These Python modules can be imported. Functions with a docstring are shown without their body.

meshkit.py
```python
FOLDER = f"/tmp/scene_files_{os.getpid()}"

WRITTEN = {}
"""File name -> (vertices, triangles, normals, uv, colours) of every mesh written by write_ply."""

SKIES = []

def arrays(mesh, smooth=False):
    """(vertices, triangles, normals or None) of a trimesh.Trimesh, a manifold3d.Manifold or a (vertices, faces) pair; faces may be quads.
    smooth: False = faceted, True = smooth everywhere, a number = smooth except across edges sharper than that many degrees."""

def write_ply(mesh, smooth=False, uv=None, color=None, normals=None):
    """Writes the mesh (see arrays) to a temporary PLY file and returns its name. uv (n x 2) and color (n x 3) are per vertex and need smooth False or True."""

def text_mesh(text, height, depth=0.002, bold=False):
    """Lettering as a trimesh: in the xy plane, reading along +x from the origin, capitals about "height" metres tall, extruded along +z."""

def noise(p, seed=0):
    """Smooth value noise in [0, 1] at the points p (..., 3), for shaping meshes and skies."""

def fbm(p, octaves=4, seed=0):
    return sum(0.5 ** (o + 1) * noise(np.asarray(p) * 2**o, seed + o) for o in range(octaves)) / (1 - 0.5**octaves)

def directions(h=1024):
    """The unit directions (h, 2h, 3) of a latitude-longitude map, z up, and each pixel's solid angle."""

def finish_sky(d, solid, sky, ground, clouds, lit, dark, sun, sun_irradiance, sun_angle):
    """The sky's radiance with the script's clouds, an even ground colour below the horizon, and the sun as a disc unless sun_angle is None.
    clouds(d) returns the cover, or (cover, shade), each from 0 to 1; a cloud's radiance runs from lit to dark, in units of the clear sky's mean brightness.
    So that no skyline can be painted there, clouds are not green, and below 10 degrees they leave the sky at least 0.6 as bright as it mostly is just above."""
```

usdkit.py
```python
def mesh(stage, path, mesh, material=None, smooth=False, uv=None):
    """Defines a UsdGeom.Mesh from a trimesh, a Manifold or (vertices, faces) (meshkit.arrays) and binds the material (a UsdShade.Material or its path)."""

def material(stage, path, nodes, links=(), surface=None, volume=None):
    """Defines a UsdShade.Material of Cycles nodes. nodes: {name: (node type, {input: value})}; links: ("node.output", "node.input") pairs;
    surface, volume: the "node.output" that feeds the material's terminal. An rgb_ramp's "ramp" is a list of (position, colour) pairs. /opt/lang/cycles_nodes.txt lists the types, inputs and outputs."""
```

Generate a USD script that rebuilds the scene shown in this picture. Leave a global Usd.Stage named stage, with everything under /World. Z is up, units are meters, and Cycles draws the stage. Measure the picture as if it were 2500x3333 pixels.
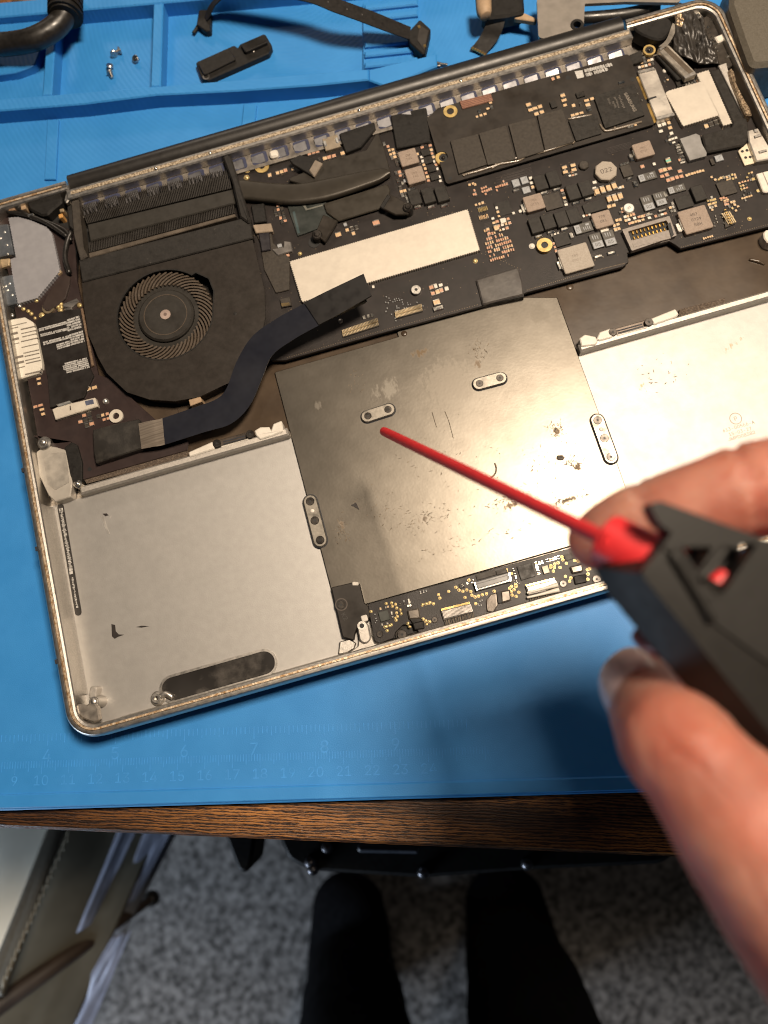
import math, random
import numpy as np, trimesh, manifold3d as m3, usdkit, meshkit
from pxr import Usd, UsdGeom, UsdLux, UsdShade, Gf, Sdf
from shapely.geometry import Polygon, Point, box as sbox
from shapely import affinity, union_all

rnd = random.Random(7)
nrg = np.random.default_rng(7)
stage = Usd.Stage.CreateInMemory()
UsdGeom.SetStageUpAxis(stage, 'Z'); UsdGeom.SetStageMetersPerUnit(stage, 1.0)
UsdGeom.Xform.Define(stage, '/World'); stage.SetDefaultPrim(stage.GetPrimAtPath('/World'))

# ------------------------------------------------------------------ camera
# lengths below are millimetres; x runs along the long side of the laptop, y away from the viewer, z up, the mat's face at z = 0
CAM = np.array([127.36, -13.54, 285.09]); FPX = 2518.9
ROT = np.array([[0.961666, 0.27418889, 0.00435261], [-0.266263, 0.93742879, -0.22434636], [-0.06559354, 0.21458733, 0.97449975]])
cam = UsdGeom.Camera.Define(stage, '/World/camera')
mx = np.eye(4); mx[:3, :3] = ROT.T; mx[3, :3] = CAM / 1000
cam.AddTransformOp().Set(Gf.Matrix4d(*mx.ravel().tolist()))
cam.CreateHorizontalApertureAttr(9.6); cam.CreateFocalLengthAttr(9.6 * FPX / 2500)
cam.CreateFStopAttr(9.6 * FPX / 2500 / 3.0); cam.CreateFocusDistanceAttr(0.276)
cam.CreateClippingRangeAttr(Gf.Vec2f(0.01, 50)); cam.CreateExposureAttr(0.0)

# ------------------------------------------------------------------ light: unseen warm lamp, ceiling and left lights, even dim cool ambient
dome = UsdLux.DomeLight.Define(stage, '/World/unseen_room_ambient')  # even cool ambient in place of the unseen room
def lamp(name, pos, aim, w, h, power, col):
    l = UsdLux.RectLight.Define(stage, '/World/' + name)
    z = np.array(pos, float) - np.array(aim, float); z /= np.linalg.norm(z)
    x = np.cross([0, 1, 0.01], z); x /= np.linalg.norm(x); y = np.cross(z, x)
    t = np.eye(4); t[0, :3], t[1, :3], t[2, :3], t[3, :3] = x, y, z, np.array(pos) / 1000
    l.AddTransformOp().Set(Gf.Matrix4d(*t.ravel().tolist()))
    l.CreateWidthAttr(w / 1000); l.CreateHeightAttr(h / 1000); l.CreateIntensityAttr(power); l.CreateColorAttr(Gf.Vec3f(*col))
    return l
lamp('unseen_warm_lamp', (390, 140, 760), (170, 60, 0), 150, 150, 156, (1.0, 0.82, 0.63))  # out of view, placed by the plate highlight and the hand shadow
lamp('unseen_ceiling_light', (0, 2500, 1300), (150, 150, 0), 320, 320, 30, (1.0, 0.84, 0.68))  # out of view, placed so tray shadows fall toward the viewer
lamp('unseen_cool_light', (-540, -370, -110), (-190, -290, -740), 260, 300, 30, (0.70, 0.83, 1.0))  # unseen source at the left, lights the carpet and bag

# ------------------------------------------------------------------ a point of the photograph laid on the plane it stands on
CROP = {'A': (0, 0, .5425), 'B': (800, 0, .5425), 'C': (1600, 0, .5425), 'D': (0, 600, .5425), 'E': (800, 400, .5425), 'F': (1600, 400, .5425),
        'G': (0, 1200, .5425), 'H': (800, 1000, .5425), 'I': (1600, 1000, .5425), 'J': (0, 1800, .5425), 'K': (900, 1600, .66305), 'L': (1700, 1400, .48222),
        'M': (0, 2500, .66305), 'N': (900, 2500, .96444), 'a': (800, 400, .30139), 'b': (1200, 400, .30139), 'c': (1500, 500, .30139),
        'd': (1900, 450, .30139), 'e': (2000, 0, .30139), 'f': (850, 750, .30139), 'g': (0, 600, .24111), 'h': (0, 900, .24111),
        'k': (900, 1850, .30139), 'l': (1300, 1750, .3918), 'o': (150, 1600, .20346), 'r': (2200, 400, .22607), 't': (100, 1250, .24111),
        'u': (1800, 150, .24111), 'W': (0, 0, 1.50693), 'X': (0, 0, 1.0)}
def q3(c, pts, z, n=None):
    "crop points -> points of the plane at height z (or of the plane through point z with normal n)"
    ox, oy, s = CROP[c]; p = np.atleast_2d(np.array(pts, float)) * s + [ox, oy]
    d = np.stack([(p[:, 0] - 1250) / FPX, -(p[:, 1] - 1666.5) / FPX, -np.ones(len(p))], 1) @ ROT.T
    t = (z - CAM[2]) / d[:, 2] if n is None else ((np.array(z) - CAM) @ np.array(n)) / (d @ np.array(n))
    return CAM + d * t[:, None]
def q(c, pts, z): return q3(c, pts, z)[:, :2]
def mmpp(c, x, y, z):
    P = q3(c, [(x, y)], z)[0]
    return float((CAM - P) @ ROT[:, 2]) / FPX * CROP[c][2]

# ------------------------------------------------------------------ materials
LOOKS = {}
DARKER = set('circuit_board plum_circuit_board drive_board chip_black chip_brown black_plastic black_tape fan_cover fin_bar_black fin_bar_grey pipe_black spreader_brown plate_olive spring_arm brown_film flange_brown ribbon_navy stiffener_black fan_hub cover_black soft_foam_black end_bar_grey'.split())
def M(name, c1, c2=None, rough=.5, metal=0., ns=400, rv=.12, bump=0., bs=1500, spec=.5, stretch=(1, 1, 1), ramp=(.35, .65), stains=(), extra=None, detail=4, sss=0., coat=0., fleck=None):
    """c1-c2 mixed by noise of ns cycles a metre; stains: (x, y, rx, ry, angle, colour, threshold, scale, roughness) patches with a shape of their own"""
    if name in LOOKS: return LOOKS[name]
    if name in DARKER: c1, spec = tuple(v * .68 for v in c1), spec * .7; c2 = c2 and tuple(v * .68 for v in c2)
    c2 = c2 or tuple(min(1, v * 1.25 + .004) for v in c1)
    n = {'g': ('geometry', {}), 'm': ('mapping', {'scale': stretch}), 'n': ('noise_texture', {'scale': ns, 'detail': detail, 'roughness': .6}),
         'r': ('rgb_ramp', {'ramp': [(ramp[0], c1), (ramp[1], c2)]}), 'n2': ('noise_texture', {'scale': ns * .37, 'detail': 3.}),
         'mr': ('map_range', {'from_min': .3, 'from_max': .7, 'to_min': max(.02, rough - rv), 'to_max': min(1, rough + rv)}),
         'p': ('principled_bsdf', {'metallic': metal, 'specular_ior_level': spec, 'coat_weight': coat, 'coat_roughness': .25, 'subsurface_weight': sss, 'subsurface_scale': .0035, 'subsurface_radius': (1, .35, .2)})}
    L = [('g.position', 'm.vector'), ('m.vector', 'n.vector'), ('m.vector', 'n2.vector'), ('n.fac', 'r.fac'), ('n2.fac', 'mr.value')]
    col, ro = 'r.color', 'mr.result'
    if fleck:
        n['wf'] = ('noise_texture', {'scale': fleck[0], 'detail': 2.}); n['wr'] = ('rgb_ramp', {'ramp': [(fleck[1], (0, 0, 0)), (fleck[1] + .05, (1, 1, 1))]})
        n['wm'] = ('mix_color', {'b': fleck[2]}); L += [('m.vector', 'wf.vector'), ('wf.fac', 'wr.fac'), ('wr.color', 'wm.fac'), (col, 'wm.a')]; col = 'wm.result'
    for i, (x, y, rx, ry, ang, c, th, sc, r_) in enumerate(stains):
        k = f's{i}'; ca, sa = math.cos(math.radians(-ang)), math.sin(math.radians(-ang)); X, Y = x / 1000, y / 1000
        n[k + 'm'] = ('mapping', {'mapping_type': 'texture', 'location': (X, Y, 0), 'rotation': (0, 0, math.radians(ang)), 'scale': (rx / 1000, ry / 1000, 1)})
        n[k + 'z'] = ('vector_math', {'math_type': 'multiply', 'vector2': (1, 1, 0)})
        n[k + 'l'] = ('vector_math', {'math_type': 'length'})
        n[k + 'f'] = ('map_range', {'from_min': 0., 'from_max': 1., 'to_min': .42, 'to_max': -.35})
        n[k + 'q'] = ('mapping', {'scale': (1, .45, 1)}); n[k + 'n'] = ('noise_texture', {'scale': sc, 'detail': 6., 'roughness': .62})
        n[k + 'a'] = ('math', {'math_type': 'add'}); n[k + 'r'] = ('rgb_ramp', {'ramp': [(th, (0, 0, 0)), (min(1, th + .12), (1, 1, 1))]})
        n[k + 'x'] = ('mix_color', {'b': c}); n[k + 'y'] = ('mix_float', {'b': r_})
        L += [('g.position', k + 'm.vector'), (k + 'm.vector', k + 'z.vector1'), (k + 'z.vector', k + 'l.vector1'), (k + 'l.value', k + 'f.value'), ('g.position', k + 'q.vector'), (k + 'q.vector', k + 'n.vector'),
              (k + 'n.fac', k + 'a.value1'), (k + 'f.result', k + 'a.value2'), (k + 'a.value', k + 'r.fac'), (k + 'r.color', k + 'x.fac'), (k + 'r.color', k + 'y.fac'),
              (col, k + 'x.a'), (ro, k + 'y.a')]
        col, ro = k + 'x.result', k + 'y.result'
    if bump:
        n['bn'] = ('noise_texture', {'scale': bs, 'detail': 3.}); n['b'] = ('bump', {'strength': min(1, bump), 'distance': .00012})
        L += [('m.vector', 'bn.vector'), ('bn.fac', 'b.height'), ('b.normal', 'p.normal')]
    if extra: extra(n, L)
    L += [(col, 'p.base_color'), (ro, 'p.roughness')]
    LOOKS[name] = usdkit.material(stage, '/World/Looks/' + name, n, L, surface='p.BSDF')
    return LOOKS[name]
bg = usdkit.material(stage, '/World/Looks/ambient_tint', {'b': ('background_shader', {'color': (.66, .80, 1.0), 'strength': .029})}, [], surface='b.background')
UsdShade.MaterialBindingAPI.Apply(dome.GetPrim()).Bind(bg)

# ------------------------------------------------------------------ naming and grouping
COUNT = {}
def numbered(parent, name):
    k = parent + '/' + name; i = COUNT.get(k, -1) + 1; COUNT[k] = i
    return k if i == 0 else f'{k}_{i:03d}'
def tag(path, label=None, cat=None, group=None, kind=None):
    pr = stage.GetPrimAtPath(path)
    for k, v in (('label', label), ('category', cat), ('group', group), ('kind', kind)):
        if v: pr.SetCustomDataByKey(k, v)
    return path
def thing(name, label, cat, group=None, loc=(0, 0, 0)):
    p = numbered('/World', name); x = UsdGeom.Xform.Define(stage, p)
    return tag(p, label, cat, group)
def asmesh(m):
    if isinstance(m, (list, tuple)) and not isinstance(m[0], np.ndarray): m = cat(*m)
    if hasattr(m, 'to_mesh'):
        k = m.to_mesh(); return trimesh.Trimesh(k.vert_properties[:, :3], k.tri_verts, process=False)
    if isinstance(m, tuple): return trimesh.Trimesh(*m, process=False)
    return m
def cat(*ms): return trimesh.util.concatenate([asmesh(m) for m in ms])
def part(parent, name, mesh, mat, label=None, smooth=32, kind=None):
    p = numbered(parent, name); m = asmesh(mesh)
    usdkit.mesh(stage, p, (np.asarray(m.vertices) * .001, np.asarray(m.faces)), mat, smooth=smooth)
    if label or kind: tag(p, label, None, None, kind)
    return p
def solo(name, mesh, mat, label, category, group=None, kind=None, smooth=32):
    return tag(part('/World', name, mesh, mat, smooth=smooth), label, category, group, kind)

# ------------------------------------------------------------------ shapes
def ccw(p):
    p = np.asarray(p, float)
    if len(p) > 1 and np.allclose(p[0], p[-1]): p = p[:-1]
    a = np.sum(p[:, 0] * np.roll(p[:, 1], -1) - p[:, 1] * np.roll(p[:, 0], -1))
    return p if a > 0 else p[::-1]
def inset(p, d):
    e = np.roll(p, -1, 0) - p; e /= np.maximum(np.linalg.norm(e, axis=1, keepdims=True), 1e-9)
    nrm = np.stack([-e[:, 1], e[:, 0]], 1); n0 = np.roll(nrm, 1, 0)
    s = n0 + nrm; k = np.maximum((s * s).sum(1), .4)
    return p + s * (2 * d / k)[:, None] / 1.0
def slab(p, z0, z1, b=0.0):
    p = ccw(p); n = len(p); rings = [(p, z0), (p, z1 - b)] + ([(inset(p, b), z1)] if b else [])
    v = np.vstack([np.c_[r, np.full(n, z)] for r, z in rings]); f = []
    i = np.arange(n); j = (i + 1) % n
    for k in range(len(rings) - 1):
        a, c = k * n, (k + 1) * n
        f += [np.stack([a + i, a + j, c + j], 1), np.stack([a + i, c + j, c + i], 1)]
    tv, tf = trimesh.creation.triangulate_polygon(Polygon(p), engine='earcut')
    tv = np.asarray(tv)
    if len(tv) == n + 1: tf = np.where(tf == n, 0, tf); tv = tv[:n]
    if len(tv) == n and np.allclose(tv, p):
        f += [tf + (len(rings) - 1) * n, tf[:, ::-1]]
        e = tv[tf[:, 1]] - tv[tf[:, 0]]; g = tv[tf[:, 2]] - tv[tf[:, 0]]
        flip = (e[:, 0] * g[:, 1] - e[:, 1] * g[:, 0]) < 0; tf = np.where(flip[:, None], tf[:, ::-1], tf)
        f[-2:] = [tf + (len(rings) - 1) * n, tf[:, ::-1]]
        return trimesh.Trimesh(v, np.vstack(f), process=False)
    else:
        return trimesh.creation.extrude_polygon(Polygon(p), z1 - z0, engine='earcut').apply_translation([0, 0, z0])
def ext(poly, z0, z1):
    "a shapely polygon, holes and all, between two heights"
    gs = getattr(poly, 'geoms', [poly])
    return cat(*[trimesh.creation.extrude_polygon(g, z1 - z0, engine='earcut').apply_translation([0, 0, z0]) for g in gs if g.area > 1e-6])
def rpoly(p, r, n=4):
    P = Polygon(p).buffer(0)
    return np.array(P.buffer(-r, quad_segs=n).buffer(r, quad_segs=n).exterior.coords)[:-1]
def rect(cx, cy, w, h, a=0.):
    c, s = math.cos(math.radians(a)), math.sin(math.radians(a))
    return np.array([(cx + c * x - s * y, cy + s * x + c * y) for x, y in ((-w / 2, -h / 2), (w / 2, -h / 2), (w / 2, h / 2), (-w / 2, h / 2))])
def rrect(cx, cy, w, h, r, a=0., n=4): return rpoly(rect(cx, cy, w, h, a), min(r, w / 2 - .01, h / 2 - .01), n)
def bx(cx, cy, w, h, z0, z1, b=0., a=0.): return slab(rect(cx, cy, w, h, a), z0, z1, b)
def circ(cx, cy, r, n=24): t = np.linspace(0, 2 * np.pi, n, endpoint=False); return np.c_[cx + r * np.cos(t), cy + r * np.sin(t)]
def disc(cx, cy, r, z0, z1, b=0., n=24): return slab(circ(cx, cy, r, n), z0, z1, b)
def ring(cx, cy, r0, r1, z0, z1, n=28): return ext(Polygon(circ(cx, cy, r1, n), [circ(cx, cy, r0, n)]), z0, z1)
def dome_(cx, cy, r, z, h, n=10):
    s = trimesh.creation.icosphere(1, 1.0); s.apply_scale([r, r, h]); s.apply_translation([cx, cy, z]); return s
def spline(pts, n=8):
    P = np.asarray(pts, float); P = np.vstack([2 * P[0] - P[1], P, 2 * P[-1] - P[-2]]); o = []
    for i in range(1, len(P) - 2):
        for t in np.linspace(0, 1, n, endpoint=False):
            a, b, c, d = P[i - 1:i + 3]
            o.append(.5 * (2 * b + (c - a) * t + (2 * a - 5 * b + 4 * c - d) * t * t + (3 * b - a - 3 * c + d) * t ** 3))
    return np.vstack(o + [P[-2]])
def tube(pts, r, n=12, sm=8):
    P = spline(pts, sm) if sm else np.asarray(pts, float); r = np.interp(np.linspace(0, 1, len(P)), np.linspace(0, 1, np.size(r)), np.atleast_1d(r))
    T = np.gradient(P, axis=0); T /= np.linalg.norm(T, axis=1, keepdims=True); up = np.array([0, 0, 1.]) if abs(T[0, 2]) < .9 else np.array([1., 0, 0]); v = []
    for p, t, k in zip(P, T, r):
        x = np.cross(up, t); x /= np.linalg.norm(x); up = np.cross(t, x); a = np.linspace(0, 2 * np.pi, n, endpoint=False)
        v.append(p + k * (np.cos(a)[:, None] * x + np.sin(a)[:, None] * up))
    m = len(P); i, j = np.meshgrid(np.arange(m - 1), np.arange(n), indexing='ij'); i, j = i.ravel(), j.ravel(); jn = (j + 1) % n
    f = np.vstack([np.stack([i * n + j, i * n + jn, (i + 1) * n + jn], 1), np.stack([i * n + j, (i + 1) * n + jn, (i + 1) * n + j], 1)])
    V = np.vstack(v + [P[:1], P[-1:]]); k = np.arange(n); kn = (k + 1) % n
    f = np.vstack([f, np.stack([np.full(n, m * n), kn, k], 1), np.stack([np.full(n, m * n + 1), (m - 1) * n + k, (m - 1) * n + kn], 1)])
    t = trimesh.Trimesh(V, f, process=False); trimesh.repair.fix_normals(t); return t
def ribbon(L, R, th=.25):
    "a flat strip between the left and right edge lines (n x 3 each), th thick"
    L, R = np.asarray(L, float), np.asarray(R, float); n = len(L)
    T = np.gradient((L + R) / 2, axis=0); N = np.cross(R - L, T); N /= np.maximum(np.linalg.norm(N, axis=1, keepdims=True), 1e-9)
    N *= np.sign(N[:, 2:3] + 1e-9); V = np.vstack([L + N * th / 2, R + N * th / 2, R - N * th / 2, L - N * th / 2]); f = []
    for i in range(n - 1):
        for k in range(4):
            a, b = k * n + i, ((k + 1) % 4) * n + i; f += [(a, b, b + 1), (a, b + 1, a + 1)]
    e = n - 1; f += [(0, 2 * n, n), (0, 3 * n, 2 * n), (e, n + e, 2 * n + e), (e, 2 * n + e, 3 * n + e)]
    t = trimesh.Trimesh(V, f, process=False); trimesh.repair.fix_normals(t); return t
def sheet(fn, nu, nv, th=0.):
    "a grid surface fn(u, v) -> xyz, given thickness th"
    u, v = np.meshgrid(np.linspace(0, 1, nu), np.linspace(0, 1, nv), indexing='ij'); P = fn(u.ravel(), v.ravel())
    i, j = np.meshgrid(np.arange(nu - 1), np.arange(nv - 1), indexing='ij'); a = (i * nv + j).ravel()
    f = np.vstack([np.stack([a, a + nv, a + nv + 1], 1), np.stack([a, a + nv + 1, a + 1], 1)])
    if not th: return trimesh.Trimesh(P, f, process=False)
    m = trimesh.Trimesh(P, f, process=False); N = m.vertex_normals; k = len(P)
    rim = np.concatenate([np.arange(nv - 1), (np.arange(nu - 1) * nv + nv - 1), (nu - 1) * nv + np.arange(nv - 1, 0, -1), np.arange(nu - 1, 0, -1) * nv]); rn = np.roll(rim, -1)
    f2 = np.vstack([f, f[:, ::-1] + k, np.stack([rim, rn, rn + k], 1), np.stack([rim, rn + k, rim + k], 1)])
    t = trimesh.Trimesh(np.vstack([P, P - N * th]), f2, process=False); trimesh.repair.fix_normals(t); return t
def text(s, h, x, y, z, ang=0., depth=.05, bold=False, center=True):
    m = meshkit.text_mesh(s, h, depth, bold)
    if center: m.apply_translation([-m.bounds[:, 0].mean(), -m.bounds[:, 1].mean(), 0])
    m.apply_transform(trimesh.transformations.rotation_matrix(math.radians(ang), [0, 0, 1])); m.apply_translation([x, y, z]); return m

# ------------------------------------------------------------------ floor, desk, mat
def carpet_extra(n, L):
    n['p'][1]['diffuse_roughness'] = 1.0
carpet_m = M('carpet', (.028, .027, .026), (.185, .178, .172), rough=.95, rv=.03, ns=120, ramp=(.34, .68), bump=1., bs=420, spec=.1, detail=5, extra=carpet_extra)
def hump(u, v):
    x, y = -1300 + 2600 * u, -1500 + 2300 * v
    return np.c_[x, y, -740 + 7 * meshkit.fbm(np.c_[x / 14, y / 14, 0 * x], 3, 3)]
tag(part('/World', 'floor', sheet(hump, 260, 230), carpet_m, smooth=True), 'grey flecked cut pile carpet far below the desk edge', 'carpet', None, 'structure')

def wood_extra(n, L):
    n['w'] = ('wave_texture', {'wave_type': 'bands', 'bands_direction': 'y', 'scale': 300., 'distortion': 11., 'detail': 5., 'detail_scale': 1.6, 'detail_roughness': .75})
    n['wm1'] = ('mapping', {'rotation': (0, 0, math.radians(17))}); n['wm2'] = ('mapping', {'scale': (.12, 1, 1)})
    n['wr2'] = ('rgb_ramp', {'ramp': [(.05, (.018, .007, .003)), (.5, (.29, .112, .025)), (.95, (.58, .25, .06))]})
    n['big'] = ('noise_texture', {'scale': 42., 'detail': 5.}); n['bigr'] = ('rgb_ramp', {'ramp': [(.40, (.12, .11, .11)), (.58, (1, 1, 1))]})
    n['mul'] = ('mix_color', {'blend_type': 'multiply', 'fac': 1.})
    L += [('g.position', 'wm1.vector'), ('wm1.vector', 'wm2.vector'), ('wm2.vector', 'w.vector'), ('w.fac', 'wr2.fac'), ('wm2.vector', 'big.vector'), ('big.fac', 'bigr.fac'), ('wr2.color', 'mul.a'), ('bigr.color', 'mul.b')]
    n['wb'] = ('bump', {'strength': .4, 'distance': .0003}); L += [('w.fac', 'wb.height'), ('wb.normal', 'p.normal')]
    n['mm'] = ('mix_color', {'fac': .92}); L += [('r.color', 'mm.a'), ('mul.result', 'mm.b')]
    L.append(('mm.result', 'p.base_color'))
wood_m = None
def wood():
    n = {'g': ('geometry', {}), 'p': ('principled_bsdf', {'roughness': .42, 'specular_ior_level': .4}), 'r': ('rgb_ramp', {'ramp': [(0., (.05, .02, .01)), (1., (.1, .04, .015))]}),
         'nn': ('noise_texture', {'scale': 900.})}
    L = [('g.position', 'nn.vector'), ('nn.fac', 'r.fac')]
    wood_extra(n, L)
    return usdkit.material(stage, '/World/Looks/rustic_wood', n, L, surface='p.BSDF')
wood_m = wood()
black_steel = M('black_steel', (.004, .004, .004), rough=.6, spec=.15)
bolt_m = M('bolt_steel', (.10, .10, .11), rough=.4, metal=1.)
desk = thing('desk', 'dark rustic brown wood desk under the blue mat', 'desk')
dv = np.array([224.9, -69]); dv /= np.linalg.norm(dv); dn = np.array([-dv[1], dv[0]]); d0 = np.array([-39.9, -21.])
part(desk, 'tabletop', slab([d0 - 900 * dv, d0 + 900 * dv, d0 + 900 * dv + 560 * dn, d0 - 900 * dv + 560 * dn], -23, -5, 1.2), wood_m)
# the steel frame below the desk, seen past its edge
fr = q('N', [(-20, 180), (1500, 180), (1300, 325), (860, 345), (500, 372), (110, 348), (40, 310)], -150)
part(desk, 'steel_frame', slab(rpoly(fr, 8), -175, -150, 2), black_steel)
part(desk, 'frame_tongue', slab(rpoly(q('M', [(1090, 300), (1260, 300), (1235, 480), (1200, 525), (1165, 500)], -150), 3), -178, -150, 2), black_steel)
part(desk, 'crossbar', slab(rpoly(q('N', [(270, 262), (480, 268), (480, 292), (275, 288)], -130), 1.5), -150, -130, 1.5), M('grey_blue_steel', (.03, .035, .045), rough=.35, spec=.5))
for x, y in ((168, 272), (112, 322), (120, 345), (495, 356), (848, 328)):
    c = q('N', [(x, y)], -146)[0]; part(desk, 'bolt', dome_(c[0], c[1], 3.4, -149, 3.6), bolt_m, smooth=True)

mo = np.array([-36.1, -15.1]); mu = np.array([.9728, -.2317]); mv = np.array([.2317, .9728])
def uv(c, pts, z): d = q(c, pts, z) - mo; return np.stack([d @ mu, d @ mv], 1)
def xy(pts): p = np.atleast_2d(np.array(pts, float)); return mo + p[:, :1] * mu + p[:, 1:] * mv
def ur(u0, u1, v0, v1): return xy([(u0, v0), (u1, v0), (u1, v1), (u0, v1)])
BLUE = (.026, .200, .52)
def mat_extra(n, L):
    n['wv'] = ('wave_texture', {'wave_type': 'rings', 'rings_direction': 'z', 'scale': 155., 'distortion': 1.2, 'detail': 1.})
    n['wp'] = ('mapping', {'mapping_type': 'point', 'location': (-.150, -.300, 0)}); n['wb2'] = ('bump', {'strength': .22, 'distance': .0004})
    n['msk'] = ('separate_xyz', {}); n['mg'] = ('map_range', {'from_min': .225, 'from_max': .245, 'to_min': 0., 'to_max': .09, 'clamp': True})
    L += [('g.position', 'wp.vector'), ('wp.vector', 'wv.vector'), ('wv.fac', 'wb2.height'), ('g.position', 'msk.vector'), ('msk.y', 'mg.value'), ('mg.result', 'wb2.strength'), ('b.normal', 'wb2.normal')]
    L.remove(('b.normal', 'p.normal')); L.append(('wb2.normal', 'p.normal'))
mat_m = M('blue_silicone', BLUE, (.033, .222, .56), rough=.52, rv=.06, ns=60, bump=.5, bs=2600, spec=.38, extra=mat_extra, fleck=(1500, .76, (.12, .33, .55)))
emb_m = M('blue_silicone_raised', (.033, .216, .54), rough=.55, spec=.45)
mat = thing('repair_mat', 'blue silicone repair mat with ruler edge and parts trays under the laptop', 'repair mat')
part(mat, 'mat_sheet', slab(rpoly(ur(-140, 420, 0, 352), 6), -5, 0, .5), mat_m)
part(mat, 'edge_rim', slab(ur(-134, 414, .8, 5.6), 0, 1.0, .45), mat_m)
r1 = uv('A', [(252, 560), (308, 560)], 7.5)[:, 0]; r2 = uv('A', [(902, 515), (962, 510)], 7.5)[:, 0]
vb = uv('A', [(20, 188), (600, 135)], 0)[:, 1].mean()
def ridge_front(u, v):
    return None
wav = [(-140, 287.3), (20, 287.0), (52, 288.6), (85, 287.4), (120, 287), (143, 287.6), (143, 293), (-140, 293)]
part(mat, 'tray_wall', slab(xy(wav), 0, 7.5, .5), mat_m)
part(mat, 'tray_wall', slab(xy([(143, 287.6), (150, 284), (172, 292), (172, 298), (143, 293)]), 0, 7.1, .5), mat_m)
part(mat, 'tray_wall', slab(ur(-140, 420, vb, vb + 8), 0, 7.4, .5), mat_m)
part(mat, 'tray_divider', slab(ur(r1[0], r1[1], 293, vb), 0, 7.3, .5), mat_m)
part(mat, 'tray_divider', slab(ur(r2[0], r2[1], 293, vb), 0, 7.3, .5), mat_m)
led = q('A', [(-200, 500), (0, 492), (120, 476), (205, 445), (238, 424)], 0)
part(mat, 'tray_ledge', slab(np.vstack([led, xy([(r1[0] - .1, vb - .1), (-60, vb - .1)])]), 0, 4, .4), mat_m)
for x0, x1, y0, x2, x3, y1 in ((283, 350, 715, 265, 332, 1075), (1462, 1540, 622, 1448, 1525, 760)):
    part(mat, 'raised_rib', slab(q('A', [(x0, y0), (x1, y0), (x3, y1), (x2, y1)], 1.2), 0, 1.2, .3), mat_m)
part(mat, 'step_plate', slab(q('B', [(702, 20), (1035, -40), (1045, 428), (760, 440), (704, 418)], 1.6), 0, 1.6, .3), mat_m)
for y in (5, 70, 225, 285, 350, 418):
    part(mat, 'step_bar', slab(q('B', [(712, y + 22), (1030, y - 12), (1034, y + 20), (714, y + 54)], 3.2), 1.6, 3.2, .5), mat_m)
# ruler: raised ticks and figures
u9, v9 = uv('X', [(45, 2543)], .3)[0]; u0 = u9 - 90
vmm = uv('X', [(1206, 2430), (42, 2492)], .3)[:, 1].mean(); vin = uv('X', [(1248, 2350), (100, 2392)], .3)[:, 1].mean()
mm_t, in_t = [], []
for k in range(60, 262):
    ln = 4.6 if k % 10 == 0 else 3.6 if k % 5 == 0 else 2.4
    mm_t.append(slab(ur(u0 + k - .13, u0 + k + .13, vmm - ln, vmm), 0, .08))
for k in range(3 * 16, 10 * 16 + 1):
    ln = 4.2 if k % 16 == 0 else 3.2 if k % 4 == 0 else 2.4
    uu = u0 + k * 25.4 / 16; in_t.append(slab(ur(uu - .16, uu + .16, vin - ln, vin), 0, .08))
part(mat, 'millimetre_ticks', cat(*mm_t), emb_m, kind='stuff'); part(mat, 'inch_ticks', cat(*in_t), emb_m, kind='stuff')
for k in range(8, 25):
    c = xy([(u0 + 10 * k, v9)])[0]; part(mat, 'figure', text(str(k), 3.4, c[0], c[1], -.05, -13.4, .11), emb_m, smooth=False)
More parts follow.
